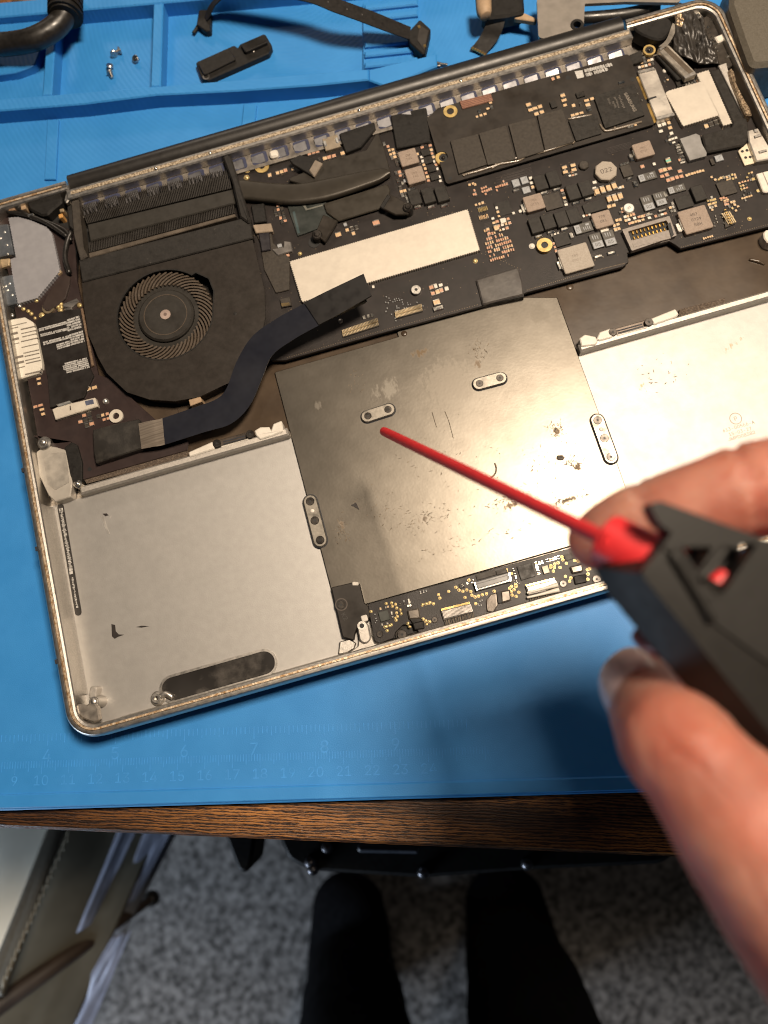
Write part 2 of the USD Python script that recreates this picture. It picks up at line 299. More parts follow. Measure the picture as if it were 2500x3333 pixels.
for k in range(4, 10):
    c = xy([(u0 + 25.4 * k, vin - 7.6)])[0]; part(mat, 'figure', text(str(k), 4.2, c[0], c[1], -.05, -13.4, .11), emb_m, smooth=False)

# ------------------------------------------------------------------ loose parts in the trays
rubber = M('black_rubber', (.010, .009, .008), (.018, .016, .014), rough=.38, rv=.1, spec=.5, ns=900)
blk = M('black_plastic', (.012, .011, .010), (.022, .020, .018), rough=.55, spec=.4, ns=1500, bump=.3, bs=4000)
blk2 = M('black_tape', (.014, .013, .012), (.026, .023, .021), rough=.6, spec=.35, ns=900, bump=.3)
steel = M('screw_steel', (.55, .53, .50), rough=.28, metal=1., ns=900)
zc = 16
cab = thing('cable', 'thick glossy black cable curling over the top left tray', 'cable')
pts = np.vstack([q3('A', [(-260, 215)], 11), q3('A', [(-60, 262), (60, 263)], 12), q3('A', [(200, 236), (320, 172), (382, 100)], 14), q3('A', [(392, 30), (392, -140)], 15)])
part(cab, 'sheath', tube(pts, 4.7, 18), rubber, smooth=True)
bp = q3('A', [(389, 100), (392, 60), (394, 0), (394, -100)], 15)
part(cab, 'strain_relief', cat(tube(bp, [6.0, 6.6, 6.9, 7.0], 20, 4), *[tube(q3('A', [(392, y), (393, y - 12)], 15), 7.3, 20, 0) for y in (92, 60, 28, -4)]), blk, smooth=40)
hx = [(685, 327, 1), (718, 308, 2), (816, 358, 0), (662, 402, 0), (663, 440, 1)]
names = ['small silver screw left of a touching pair in the tray', 'small silver screw leaning against its neighbour, nearest the cable end', 'lone dark screw lying apart on the right of the tray', 'small silver screw on its side above another', 'bright silver screw standing nearest the tray front wall']
for (x, y, k), lb in zip(hx, names):
    c = q('A', [(x, y)], 1)[0]; s = thing('screw', lb, 'screw', 'loose screws in the tray')
    R = trimesh.transformations.rotation_matrix([.5, 1.25, 1.45][k], [math.cos(x), math.sin(x), 0])
    def put(m): m = m.copy(); m.apply_translation([0, 0, -1.0]); m.apply_transform(R); m.apply_translation([c[0], c[1], 1.5]); return m
    part(s, 'head', put(cat(disc(0, 0, 1.55, 1.0, 1.7, .25, 16), disc(0, 0, .5, 1.68, 1.75, 0, 6))), steel)
    part(s, 'thread', put(cat(*[disc(0, 0, .85 if j % 2 else .68, -1.4 + .24 * j, -1.4 + .24 * (j + 1), 0, 12) for j in range(10)])), steel)
br = thing('antenna_bracket', 'matte black plastic bracket lying in the tray beside the screws', 'bracket')
part(br, 'base', slab(rpoly(q('A', [(1172, 372), (1405, 268), (1425, 285), (1440, 262), (1588, 198), (1632, 272), (1612, 318), (1245, 480), (1208, 470)], 3), 1.2), .05, 3.0, .4), blk)
part(br, 'raised_pad', slab(rpoly(q('A', [(1185, 378), (1375, 292), (1415, 352), (1222, 448)], 4.2), .8), 3.0, 4.2, .3), blk)
part(br, 'raised_pad', slab(rpoly(q('A', [(1442, 266), (1582, 204), (1606, 250), (1470, 312)], 4.8), .8), 3.0, 4.8, .3), blk)
c = q('A', [(1237, 458)], 3.1)[0]; part(br, 'screw_hole', ring(c[0], c[1], .9, 1.6, 3.0, 3.15), M('dull_steel', (.18, .17, .16), rough=.4, metal=1.))
c = q('A', [(1520, 308)], 3.1)[0]; part(br, 'rivet', dome_(c[0], c[1], .8, 3.0, .5), M('dull_steel', (.18, .17, .16)), smooth=True)
fx = thing('flex_cable', 'black flat ribbon cable arching over the tray with a square plug', 'cable')
mid = np.vstack([q3('A', [(1235, 120)], 3), q3('A', [(1300, 10)], 9), q3('A', [(1450, -70)], 16), q3('B', [(360, -25)], 18), q3('B', [(560, 45)], 17), q3('B', [(740, 110)], 13), q3('B', [(880, 165)], 9), q3('B', [(985, 205)], 6)])
ms = spline(mid, 8); Tn = np.gradient(ms, axis=0); Tn[:, 2] = 0; Tn /= np.linalg.norm(Tn, axis=1, keepdims=True); Nn = np.c_[-Tn[:, 1], Tn[:, 0], 0 * Tn[:, 0]]
wd = np.interp(np.linspace(0, 1, len(ms)), [0, .12, .3, .75, 1], [1.6, 2.0, 3.4, 3.9, 3.5])[:, None]
part(fx, 'ribbon', ribbon(ms - Nn * wd + [0, 0, .9], ms + Nn * wd, .35), blk2)
part(fx, 'plug', slab(rpoly(q('B', [(968, 205), (1045, 120), (1110, 180), (1078, 320), (1060, 330), (985, 262)], 6), .8), 2.2, 6.6, .4), blk)
part(fx, 'plug_face', slab(q('B', [(1045, 150), (1095, 185), (1072, 300), (1030, 240)], 6.75), 6.6, 6.8), M('dark_grey_plastic', (.03, .027, .024), rough=.4))
for x, y in ((1040, 160), (1075, 275)):
    c = q('B', [(x, y)], 6.9)[0]; part(fx, 'contact', bx(c[0], c[1], 1.0, 1.4, 6.75, 6.95), M('gold', (.75, .52, .2), rough=.3, metal=1.))
part(fx, 'end_block', slab(rpoly(q('A', [(1195, 60), (1265, 60), (1262, 185), (1235, 190), (1180, 150)], 3), .8), .05, 3.4, .4), blk)
part(fx, 'end_hook', tube(q3('A', [(1195, 145), (1175, 180), (1160, 200)], 1.4), .8, 10, 4), blk, smooth=True)
for t in (.52, .60, .68):
    i = int(t * len(ms)); part(fx, 'dimple', dome_(*(ms[i, :2]), .45, ms[i, 2] + .55, .25), M('dark_grey_plastic', (.03, .027, .024)), smooth=True)
clip = thing('spring_clip', 'tiny dark metal clip lying on the mat behind the hinge', 'clip')
cp = q3('B', [(1122, 408), (1130, 372), (1165, 382), (1210, 388)], 1.2)
part(clip, 'wire', tube(cp, .55, 8, 6), M('dull_steel', (.18, .17, .16)), smooth=True); part(clip, 'loop', tube(q3('B', [(1130, 372), (1150, 395), (1172, 392)], 1.0), .45, 8, 5), M('dull_steel', (.18, .17, .16)), smooth=True)
mod = thing('camera_flex', 'black ribbon flex with gold contacts lying against the hinge', 'cable')
ml = np.vstack([q3('B', [(1475, 60)], 9), q3('B', [(1440, 150)], 6), q3('B', [(1405, 220)], 3), q3('B', [(1345, 300)], 1.0)]); mr_ = np.vstack([q3('B', [(1565, 70)], 9), q3('B', [(1545, 165)], 6), q3('B', [(1510, 240)], 3), q3('B', [(1440, 325)], 1.0)])
part(mod, 'ribbon', ribbon(spline(ml, 5), spline(mr_, 5), .3), blk2)
part(mod, 'contact_pad', slab(q('B', [(1350, 285), (1372, 265), (1450, 318), (1440, 335)], 1.5), .6, 1.5), M('dark_grey_plastic', (.03, .027, .024)))
for k in range(6):
    t = k / 5; c = q('B', [(1362 + t * 72, 287 + t * 36)], 1.7)[0]; part(mod, 'gold_contact', bx(c[0], c[1], .9, 1.1, 1.45, 1.7, 0, -35), M('gold', (.75, .52, .2)))
hb = thing('hinge_bracket', 'grey steel bracket plate with a round hole behind the hinge', 'bracket')
grey_steel = M('grey_steel', (.36, .33, .29), (.42, .38, .34), rough=.42, metal=.7, ns=300, bump=.08, rv=.04)
pl = Polygon(rpoly(q('C', [(282, 225), (272, 0), (300, -60), (760, -60), (1150, -75), (1130, 15), (800, 10), (560, 22), (553, 160), (330, 232)], 12), 1.6))
c = q('C', [(513, 150)], 12)[0]; pl = pl.difference(Point(*c).buffer(2.4))
part(hb, 'plate', ext(pl, 10.6, 12), grey_steel)
part(hb, 'bushing', ring(c[0], c[1], 1.6, 2.7, 9.4, 12.3), blk)
part(hb, 'pin', tube(np.vstack([q3('C', [(500, 115)], 6), q3('C', [(800, 88)], 6), q3('C', [(1000, 40)], 6)]), 2.6, 12, 3), rubber, smooth=True)
dm = thing('display_flex_module', 'black plastic module with a torn tan edge behind the hinge', 'module')
part(dm, 'housing', slab(rpoly(q('C', [(-60, 110), (-30, -60), (190, -60), (200, 70), (90, 95)], 10), 2), 4, 10, 1), blk)
part(dm, 'tan_edge', slab(rpoly(q('C', [(95, 92), (200, 76), (275, 112), (262, 128), (150, 112)], 8), .6), 6, 8, .3), M('tan_adhesive', (.30, .21, .13), rough=.7))
part(dm, 'lug', tube(q3('B', [(1425, -20), (1430, 70), (1440, 100)], 11), [3.4, 3.2, 2.2], 14, 4), M('tan_adhesive', (.30, .21, .13)), smooth=True)
part(dm, 'foot', slab(rpoly(q('C', [(-70, 20), (40, -20), (80, 110), (-20, 120)], 5), 2), .1, 5, .8), blk)
sc = thing('speaker_case', 'dark olive grey box past the right corner of the laptop', 'case')
part(sc, 'shell', slab(rpoly(q('C', [(1432, 30), (1440, -160), (1900, -200), (1980, 300), (1730, 380), (1560, 395), (1500, 230)], 20), 3), 1, 20, 1.6), M('olive_grey_plastic', (.075, .066, .05), (.10, .088, .068), rough=.55, ns=1500, bump=.4))
part(sc, 'base_seam', slab(rpoly(q('C', [(1420, 60), (1425, -160), (1900, -220), (2000, 330), (1740, 440), (1590, 452), (1500, 270)], 2), 3), .1, 1, .3), blk)

# ------------------------------------------------------------------ below the desk
bag = thing('storage_bag', 'cream fabric bag with a stitched dark hem beside the desk', 'bag')
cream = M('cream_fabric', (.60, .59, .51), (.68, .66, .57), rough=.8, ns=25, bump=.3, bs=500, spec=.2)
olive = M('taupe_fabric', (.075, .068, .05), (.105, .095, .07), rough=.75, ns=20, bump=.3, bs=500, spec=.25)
def drape(P, z, amp, seed, nu=30, nv=30):
    P = [q3('M', [p], zz)[0] for p, zz in zip(P, z)]
    def fn(u, v):
        u1, v1 = u[:, None], v[:, None]
        B = (1 - u1) * (1 - v1) * P[0] + u1 * (1 - v1) * P[1] + u1 * v1 * P[2] + (1 - u1) * v1 * P[3]
        B[:, 2] += amp * (meshkit.fbm(np.c_[u * 2.2, v * 1.2, 0 * u + seed], 2, seed) - .5); return B
    return fn
part(bag, 'cream_panel', sheet(drape([(-420, 240), (345, 240), (0, 990), (-420, 1000)], [-330, -345, -300, -300], 8, 2), 24, 24, 3), cream, smooth=True)
part(bag, 'hem', sheet(drape([(262, 240), (345, 240), (22, 1120), (-70, 1120)], [-335, -338, -292, -292], 3, 3), 10, 34, 5), M('dark_hem', (.06, .055, .042), rough=.8, bump=.5), smooth=True)
for k in range(17):
    t = (k + .5) / 17; c = q3('M', [(345 - 335 * t, 310 + 760 * t)], -325 + 40 * t)[0]; part(bag, 'stitch', tube([c + [-1.2, -3.5, 0], c + [0, 0, 1.2], c + [1.2, 3.5, 0]], .8, 6, 3), M('stitch_thread', (.16, .14, .10), rough=.8), smooth=True)
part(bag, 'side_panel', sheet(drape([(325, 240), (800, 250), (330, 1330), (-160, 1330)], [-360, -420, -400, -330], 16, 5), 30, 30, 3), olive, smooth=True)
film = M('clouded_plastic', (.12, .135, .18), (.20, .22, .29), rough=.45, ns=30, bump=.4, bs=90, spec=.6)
ps = thing('plastic_sheet', 'folds of clouded bluish plastic film hanging beside the cream bag', 'plastic sheet')
for P, z in (([(600, 240), (700, 240), (440, 760), (365, 815)], [-380, -390, -380, -370]), ([(735, 240), (880, 240), (660, 640), (560, 690)], [-400, -420, -420, -405]), ([(655, 790), (560, 830), (270, 1300), (430, 1300)], [-410, -400, -390, -400])):
    part(ps, 'fold', sheet(drape(P, z, 14, int(P[0][0])), 26, 26, 1.5), film, smooth=True)
part(ps, 'shaded_fold', sheet(drape([(850, 240), (900, 240), (600, 830), (480, 790)], [-430, -445, -440, -420], 10, 9), 20, 20, 1.5), M('shaded_plastic_film', (.10, .105, .115), rough=.4), smooth=True)  # greyer film, the shade of this fold is put into its colour
pole = thing('wooden_stick', 'dark brown wooden stick leaning across the plastic folds', 'stick')
part(pole, 'shaft', tube(np.vstack([q3('M', [(745, 640)], -470), q3('M', [(360, 905)], -380), q3('M', [(-160, 1270)], -330)]), [4, 6.5, 8], 14, 6), M('dark_stick_wood', (.020, .012, .007), (.036, .022, .013), rough=.6, ns=60), smooth=True)
part(pole, 'tip_cap', dome_(*q3('M', [(745, 640)], -470)[0][:2], 7.5, -470, 7.5), blk, smooth=True)

# ------------------------------------------------------------------ laptop
alu = M('aluminium', (.44, .42, .39), (.50, .475, .44), rough=.40, metal=1., ns=2200, rv=.06, bump=.25, bs=5200)
alu_m = M('aluminium_matte', (.44, .415, .38), (.52, .49, .45), rough=.55, metal=.8, ns=1600, rv=.06, bump=.3, bs=5200)
alu_dark = M('aluminium_shaded', (.30, .27, .24), (.36, .33, .29), rough=.48, metal=.9, ns=900)  # darker copy of the aluminium, shade put into the colour
pcb = M('circuit_board', (.016, .0125, .0115), (.027, .021, .019), rough=.46, ns=260, rv=.06, bump=.35, bs=2600, spec=.45)
pcb_p = M('plum_circuit_board', (.030, .018, .017), (.042, .026, .024), rough=.48, ns=200, rv=.06, bump=.2)
ssd_m = M('drive_board', (.024, .019, .015), (.036, .029, .023), rough=.5, ns=300, bump=.2)
chipm = M('chip_black', (.019, .017, .0145), (.034, .030, .025), rough=.5, ns=1100, spec=.45, bump=.25, bs=6000)
chip_b = M('chip_brown', (.040, .033, .026), (.062, .052, .041), rough=.55, ns=900, bump=.25, bs=6000)
taupe = M('inductor_taupe', (.215, .165, .130), (.275, .215, .172), rough=.62, ns=1800, bump=.4, bs=5000)
taupe_l = M('inductor_light', (.27, .235, .195), (.33, .29, .245), rough=.6, ns=1800, bump=.4, bs=5000)
tan = M('ceramic_tan', (.50, .34, .19), (.60, .43, .26), rough=.45, ns=900)
tin = M('solder_tin', (.72, .69, .62), rough=.25, metal=1., ns=900)
copper = M('copper_cap', (.42, .22, .14), (.55, .33, .22), rough=.38, ns=1500)
gold = M('gold', (.75, .52, .2), rough=.3, metal=1.)
goldm = M('gold_pad', (.48, .36, .16), (.56, .44, .22), rough=.4, metal=.6)
reslab = M('grey_label', (.24, .255, .27), (.32, .33, .345), rough=.5, ns=1600, bump=.3)
resb = M('resistor_body', (.055, .052, .046), (.085, .08, .07), rough=.5, ns=900)
white = M('white_plastic', (.56, .53, .47), (.64, .60, .54), rough=.45, ns=500)
ink = M('dark_ink', (.05, .038, .03), rough=.6)
wink = M('white_print', (.38, .37, .35), (.50, .49, .47), rough=.6, ns=1500)
shield = M('shield_can', (.52, .475, .41), (.56, .515, .445), rough=.52, metal=.45, ns=400, rv=.05, bump=.12, bs=500)
tape_b = M('brown_film', (.060, .041, .027), (.098, .070, .047), rough=.32, ns=70, rv=.10, bump=.5, bs=160, spec=.5, detail=5)
grit = M('gritty_residue', (.16, .115, .07), (.50, .42, .31), rough=.6, metal=.3, ns=1300, bump=1., bs=2500, ramp=(.42, .58), detail=6)
gold_grit = M('gasket_residue', (.34, .20, .09), (.72, .60, .45), rough=.45, metal=.5, ns=900, bump=1., bs=2000, ramp=(.38, .62), detail=6)
ZR, ZF, ZP, ZB = 15.5, 6.0, 7.0, 9.5                 # rim, bay floor, trackpad plate, logic board
lap = thing('laptop', 'opened silver laptop base showing circuit boards, fan and empty battery bays', 'laptop')
X1, Y1, RC = 314., 219., 11.
def rr(d, n=10): return rrect(X1 / 2, Y1 / 2, X1 - 2 * d, Y1 - 2 * d, max(RC - d, 1.2), 0, n)
def frame_ring(prof, outer_n=10, cut=None):
    "the case wall: a ring swept round the rounded rectangle through (offset, height) pairs"
    rings = [rr(max(d, 0.0001), outer_n) for d, z in prof]; n = len(rings[0]); rings = [r if len(r) == n else r[:n] for r in rings]
    base = rrect(X1 / 2, Y1 / 2, X1, Y1, RC, 0, outer_n); e = np.array([X1 / 2, Y1 / 2])
    V = []
    for d, z in prof:   # move straight in along the corner's own centre so that every ring keeps the same points
        p = base.copy(); cc = np.clip(base, [RC, RC], [X1 - RC, Y1 - RC]); v = base - cc; L = np.linalg.norm(v, axis=1, keepdims=True)
        V.append(np.c_[cc + v / np.maximum(L, 1e-9) * np.maximum(L - d, .3 if d > RC else 0.3) if d <= RC else cc, np.full(n, z)])
    n = len(base); V = np.vstack(V); f = []; i = np.arange(n); j = (i + 1) % n
    for k in range(len(prof) - 1):
        a, c = k * n, (k + 1) * n; f += [np.stack([a + i, a + j, c + j], 1), np.stack([a + i, c + j, c + i], 1)]
    return trimesh.Trimesh(V, np.vstack(f), process=False)
rubber_foot = None
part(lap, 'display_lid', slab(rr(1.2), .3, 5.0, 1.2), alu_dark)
def dense(p, step=3.):
    p = np.asarray(p); o = []
    for a, b in zip(p, np.roll(p, -1, 0)):
        k = max(1, int(np.linalg.norm(b - a) / step)); o += [a + (b - a) * t / k for t in range(k)]
    return np.array(o)
ringm = frame_ring([(4.4, ZF - .8), (.9, 5.3), (.2, 6.2), (0, 7.5), (0, 13.6), (.35, 14.8), (.9, 15.4), (1.5, ZR), (2.1, ZR), (2.3, 15.0), (3.0, 15.0), (3.15, 14.6), (3.9, 14.4), (4.25, 13.9), (4.4, ZF - .8)])
cen = ringm.triangles_center
hinge_gap = (cen[:, 1] > Y1 - 12) & (cen[:, 0] > 38) & (cen[:, 0] < 275)
# the hinge gap is cut by leaving out the wall between the two rear corners; long straight faces are split there first
big = trimesh.creation.box(bounds=[[38, 205, 3], [275, 230, 20]])
def to_m3(t): return m3.Manifold(m3.Mesh(np.asarray(t.vertices, np.float32), np.asarray(t.faces, np.uint32)))
t = trimesh.Trimesh(ringm.vertices, ringm.faces, process=True)
man = to_m3(t); 
if man.is_empty(): man = to_m3(trimesh.Trimesh(t.vertices, t.faces[:, ::-1], process=True))
rim = asmesh(man - to_m3(big)) if not man.is_empty() else t
chas = part(lap, 'chassis', rim, alu)
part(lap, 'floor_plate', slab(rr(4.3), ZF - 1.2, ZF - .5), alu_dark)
def ring_strip(d0, d1, z0, z1, n=10, seg=None):
    a, b = Polygon(rr(d0, n)), Polygon(rr(d1, n)); g = a.difference(b).difference(sbox(36, 200, 277, 230))
    return ext(g, z0, z1)
part(chas, 'seam_residue', ring_strip(2.35, 3.05, 14.7, 15.28), gold_grit)
for y in (29, 71, 102):
    part(chas, 'wall_notch', bx(.75, y, 1.3, 1.6, 12, 15.53, 0), M('dark_gap', (.012, .014, .02), rough=.7))
# battery bays
def stains_left():
    return [(26, 31, 3, 2, 0, (.05, .045, .04), .8, 2000, .5)]
bay = M('bay_aluminium', (.37, .36, .345), (.40, .39, .375), rough=.55, metal=.78, ns=330, rv=.02, bump=.2, bs=2600, detail=7,
        stains=[(270, 76, 26, 7, 18, (.30, .25, .18), .86, 900, .55), (232, 70, 12, 9, 30, (.34, .28, .20), .86, 1300, .6), (26, 78, 5, 3, 20, (.5, .48, .45), .84, 900, .5)])
lb = np.array([(4.3, 4.3), (110.5, 4.3), (110.5, 14), (100.6, 24), (100.0, 88.6), (4.3, 88.6)])
part(lap, 'battery_bay', slab(lb, ZF - .5, ZF), bay, 'left empty aluminium battery bay with a black oval vent')
part(lap, 'battery_bay', slab([(213.4, 4.3), (309.7, 4.3), (309.7, 88.6), (213.4, 88.6)], ZF - .5, ZF), bay, 'right empty aluminium battery bay with stamped figures')
# sloped fillets of the outer walls
def fillet(p0, p1, side, mat):
    p0, p1 = np.array(p0, float), np.array(p1, float); nn = np.array(side, float); pr = [(0, 13.8), (.12, 10.0), (.35, 8.0), (.7, 6.8), (1.3, 6.05)]
    return ribbon_list([np.array([[*(p0 + nn * a), z], [*(p1 + nn * a), z]]) for a, z in pr])
def ribbon_list(rows):
    V = np.vstack(rows); f = []
    m = len(rows[0])
    for k in range(len(rows) - 1):
        for i in range(m - 1):
            a, b = k * m + i, (k + 1) * m + i; f += [(a, a + 1, b + 1), (a, b + 1, b)]
    t = trimesh.Trimesh(V, f, process=False)
    if t.face_normals[:, 2].sum() < 0: t.invert()
    return t
part(chas, 'wall_fillet', fillet((4.25, 16), (4.25, 88), (1, 0), alu_m), alu_m, smooth=60)
part(chas, 'wall_fillet', fillet((16, 4.25), (106, 4.25), (0, .6), alu_m), alu_m, smooth=60)
part(chas, 'corner_pad', slab(rpoly(q('J', [(430, 905), (520, 912), (560, 880), (590, 930), (600, 1005), (560, 1020), (490, 990), (450, 945)], 13.4), .8), 11.5, 13.4, .5), alu_dark)
c = q('J', [(560, 893)], 13)[0]; part(chas, 'screw_boss', cat(tube([(c[0], c[1], 6), (c[0], c[1], 12.6)], [2.2, 1.8], 16, 0), dome_(c[0], c[1], 1.5, 12.6, 1.0)), alu, smooth=40)
c = q('J', [(545, 838)], 12)[0]; part(chas, 'corner_rib', slab(rrect(c[0], c[1], 4.4, 2.6, 1.0, 72), 6, 10.5, .4), alu_m)
c = q('J', [(940, 872)], 8)[0]; part(chas, 'screw_boss', cat(disc(c[0], c[1], 2.6, 6, 7.4, .5), ring(c[0], c[1], .8, 1.6, 7.4, 8.6)), alu)
part(chas, 'boss_web', tube(np.vstack([q3('J', [(945, 872)], 7.2), q3('J', [(995, 845)], 7.2), q3('J', [(1040, 868)], 6.8)]), 1.1, 10, 4), alu, smooth=True)
# oval vent
o0 = q('J', [(1040, 815)], ZF)[0]; o1 = q('W', [(570, 1432)], ZF)[0]; ax = o1 - o0; al = math.degrees(math.atan2(ax[1], ax[0])); oc = (o0 + o1) / 2; ol = np.linalg.norm(ax)
vent_m = M('vent_dark_glass', (.035, .032, .030), (.17, .155, .14), rough=.30, metal=.5, ns=110, rv=.12, detail=7, ramp=(.45, .75), spec=.5)
part(lap, 'oval_vent', slab(rrect(*oc, ol + 8.2, 8.2, 4.09, al, 8), ZF, ZF + .25), vent_m)
part(chas, 'vent_rim', ext(Polygon(rrect(*oc, ol + 10.0, 10.0, 4.99, al, 8), [rrect(*oc, ol + 8.2, 8.2, 4.09, al, 8)]), ZF - .1, ZF + .5), alu)
# printed strip
s0 = q('o', [(232, 235)], ZF)[0]; s1 = q('o', [(520, 1950)], ZF)[0]; sa = s1 - s0; sl = np.linalg.norm(sa); sang = math.degrees(math.atan2(sa[1], sa[0])); smid = (s0 + s1) / 2
lab = part(lap, 'label_strip', slab(rrect(*smid, sl + 1.6, 2.5, 1.24, sang, 6), ZF + .02, ZF + .16), M('label_black', (.012, .010, .009), rough=.45))
ds, ns_ = sa / sl, np.array([-sa[1], sa[0]]) / sl; bars = []
t = 1.1
while t < sl - 2:
    dim = t > sl * .64; w = rnd.uniform(.14, .32); hgt = rnd.uniform(.5, 1.45) if not dim else rnd.uniform(.3, .85)
    if abs(t - sl * .61) < .8: w, hgt = 1.1, 1.3
    if not (sl * .63 < t < sl * .67): bars.append(bx(*(s0 + ds * t + ns_ * rnd.uniform(-.15, .15)), w, hgt, ZF + .14, ZF + .19, 0, sang))
    t += w + rnd.uniform(.08, .22)
bars.append(bx(*(s0 + ds * 1.6), 1.5, 1.5, ZF + .14, ZF + .19, 0, sang))
part(lab, 'print', cat(*bars), wink, kind='stuff')
# marks left in the bays
marks = M('black_adhesive', (.010, .006, .005), rough=.6)
part(lap, 'adhesive_mark', slab(q('J', [(668, 425), (690, 432), (695, 470), (712, 488), (745, 490), (708, 503), (688, 515), (672, 500)], ZF + .1), ZF, ZF + .12), marks)
part(lap, 'adhesive_mark', slab(q('J', [(815, 444), (850, 436), (895, 439), (850, 448)], ZF + .1), ZF, ZF + .1), marks)
part(lap, 'adhesive_mark', slab(q('G', [(615, 870), (640, 868), (652, 880), (632, 885)], ZF + .1), ZF, ZF + .1), marks)
part(lap, 'scratch', slab(q('G', [(605, 880), (625, 890), (640, 945), (660, 990), (645, 990), (628, 950), (612, 905)], ZF + .1), ZF, ZF + .05), M('bright_scratch', (.70, .67, .62), rough=.4, metal=.8))
etch = M('etched_grey', (.20, .175, .14), rough=.6, metal=.4)
cA = q('I', [(1465, 668)], ZF)[0]; part(lap, 'stamp', cat(ring(*cA, 2.0, 2.25, ZF, ZF + .05), text('P', 1.6, *cA, ZF, 0, .05)), etch, smooth=False)
for (x, y), s in zip(((1482, 715), (1492, 745), (1500, 772)), ('613-00566-A', '15-03-27', 'JMPD08382')):
    c = q('I', [(x, y)], ZF)[0]; part(lap, 'stamp', text(s, 1.25, *c, ZF, 0, .05), etch, smooth=False)

# cross beam between boards and bays
def beam(x0, x1, y0, y1, zt=10.2): return slab([(x0, y0), (x1, y0), (x1, y1), (x0, y1)], ZF - .4, zt, .7)
part(chas, 'cross_beam', beam(18.0, 99.6, 88.4, 91.6), alu_m); part(chas, 'cross_beam', beam(213.6, 308.8, 88.4, 91.4), alu_m)
for P in (('G', [(500, 655), (1118, 492), (1140, 505), (1128, 532), (520, 690)], 8.6), ('I', [(1128, 12), (1125, 52), (1400, -20), (1400, -55)], 8.6)):
    z = P[2]; part(lap, 'foam_strip', slab(q(P[0], P[1], z), ZF - .4, z), M('brown_foam', (.055, .040, .029), (.15, .115, .085), rough=.9, ns=1500, bump=1., bs=2600, ramp=(.45, .7), fleck=(3600, .70, (.5, .42, .33))))
for cr, lobes in (('G', [[(1130, 500), (1135, 530), (1285, 482), (1282, 450), (1270, 438)], [(1535, 400), (1525, 372), (1560, 350), (1615, 348), (1625, 372), (1640, 330), (1690, 310), (1700, 375), (1640, 400), (1560, 425)]]),
                  ('I', [[(540, 235), (528, 185), (560, 162), (625, 175), (640, 205), (625, 225)], [(630, 190), (650, 148), (715, 125), (745, 160), (720, 182), (650, 200)], [(955, 68), (1105, 8), (1125, 40), (1110, 58), (975, 105)]])):
    for P in lobes: part(lap, 'retaining_lug', slab(rpoly(q(cr, P, 10.9), .5), ZF - .3, 10.9, .4), white)
scr = M('screw_dark', (.045, .040, .036), (.07, .062, .055), rough=.32, metal=.8, ns=900)
def screw(par, c, r, z, mat=scr):
    s = part(par, 'screw', cat(disc(c[0], c[1], r, z - .6, z, .15, 20), ring(c[0], c[1], r * .42, r * .5, z, z + .03)), mat)
    st = [(c[0] + (r * (.38 if k % 2 else .2)) * math.cos(k * math.pi / 6), c[1] + (r * (.38 if k % 2 else .2)) * math.sin(k * math.pi / 6)) for k in range(12)]
    part(s, 'socket', slab(st, z, z + .035), M('socket_black', (.004, .004, .004), rough=.6)); return s
for cr, pin in (('G', [(1300, 448), (1500, 392)]), ('I', [(728, 148), (945, 88)])):
    a, b = q(cr, pin, 11)
    lt = part(lap, 'latch', slab(rpoly(np.vstack([a + [0, 1.7], a + [0, -1.0], b + [0, -1.0], b + [0, 1.7]]), .6), ZF, 9.6, .3), M('latch_grey', (.11, .09, .075), rough=.35, metal=.7))
    for y in (-.5, .4): part(lt, 'slot', slab(rpoly(np.vstack([a + [2.2, y + .22], a + [2.2, y - .22], b + [-2.2, y - .22], b + [-2.2, y + .22]]), .1), 9.6, 9.72), M('dark_gap', (.012, .014, .02)))
    screw(lt, a, 1.6, 11); screw(lt, b, 1.6, 11)
    part(lt, 'bridge', slab(rpoly(np.vstack([a + [1.2, -1.2], a + [1.2, -1.9], b + [-1.2, -1.9], b + [-1.2, -1.2]]), .1), ZF, 10.4, .2), white)

# trackpad
st = [(163, 92, 22, 24, 70, (.135, .122, .104), .60, 900, .44), (140, 96, 16, 12, 20, (.16, .148, .128), .68, 500, .45), (205, 110, 10, 20, 0, (.115, .104, .088), .66, 160, .39), (113, 98, 5, 7, 40, (.15, .138, .12), .72, 700, .46), (157, 107, 15, 6, 10, (.10, .075, .05), .74, 420, .5), (176, 96, 7, 10, 0, (.10, .08, .06), .78, 700, .5), (196, 62, 6, 8, 30, (.10, .075, .05), .74, 800, .6),
      (199, 47, 8, 6, 0, (.10, .075, .05), .77, 700, .6), (193, 36, 14, 4, 0, (.09, .07, .05), .78, 600, .6), (172, 40, 20, 6, 0, (.13, .10, .07), .80, 700, .6), (110, 50, 6, 9, 10, (.16, .13, .10), .80, 900, .6), (140, 44, 18, 7, 20, (.12, .10, .08), .83, 700, .6)]
plate_m = M('trackpad_steel', (.125, .113, .096), (.145, .132, .113), rough=.355, metal=.95, ns=130, rv=.022, bump=.10, bs=900, stains=st, detail=6)
tp = part(lap, 'trackpad_plate', slab(rpoly([(100, 19.5), (213.2, 19.5), (213.2, 113.5), (196, 119.0), (196, 126), (150, 126), (150, 116), (100, 116)], .6), ZF - .6, ZP, .25), plate_m)
lug_m = M('bracket_steel', (.20, .185, .16), (.25, .23, .2), rough=.42, metal=.85, ns=900)
def lozenge(ctr, ln, w, ang, nscr, z, mat, par):
    part(par, 'bracket_recess', slab(rrect(*ctr, ln + .6, w + .6, (w + .5) / 2, ang, 8), ZP, ZP + .06), M('dark_gap', (.012, .014, .02)))
    b = part(par, 'bracket', slab(rrect(*ctr, ln, w, w / 2 - .02, ang, 8), ZP, z, .35), mat); return b
def pair(c, pts, z):
    a, b = q(c, pts, z); d = b - a; return a, b, (a + b) / 2, np.linalg.norm(d), math.degrees(math.atan2(d[1], d[0]))
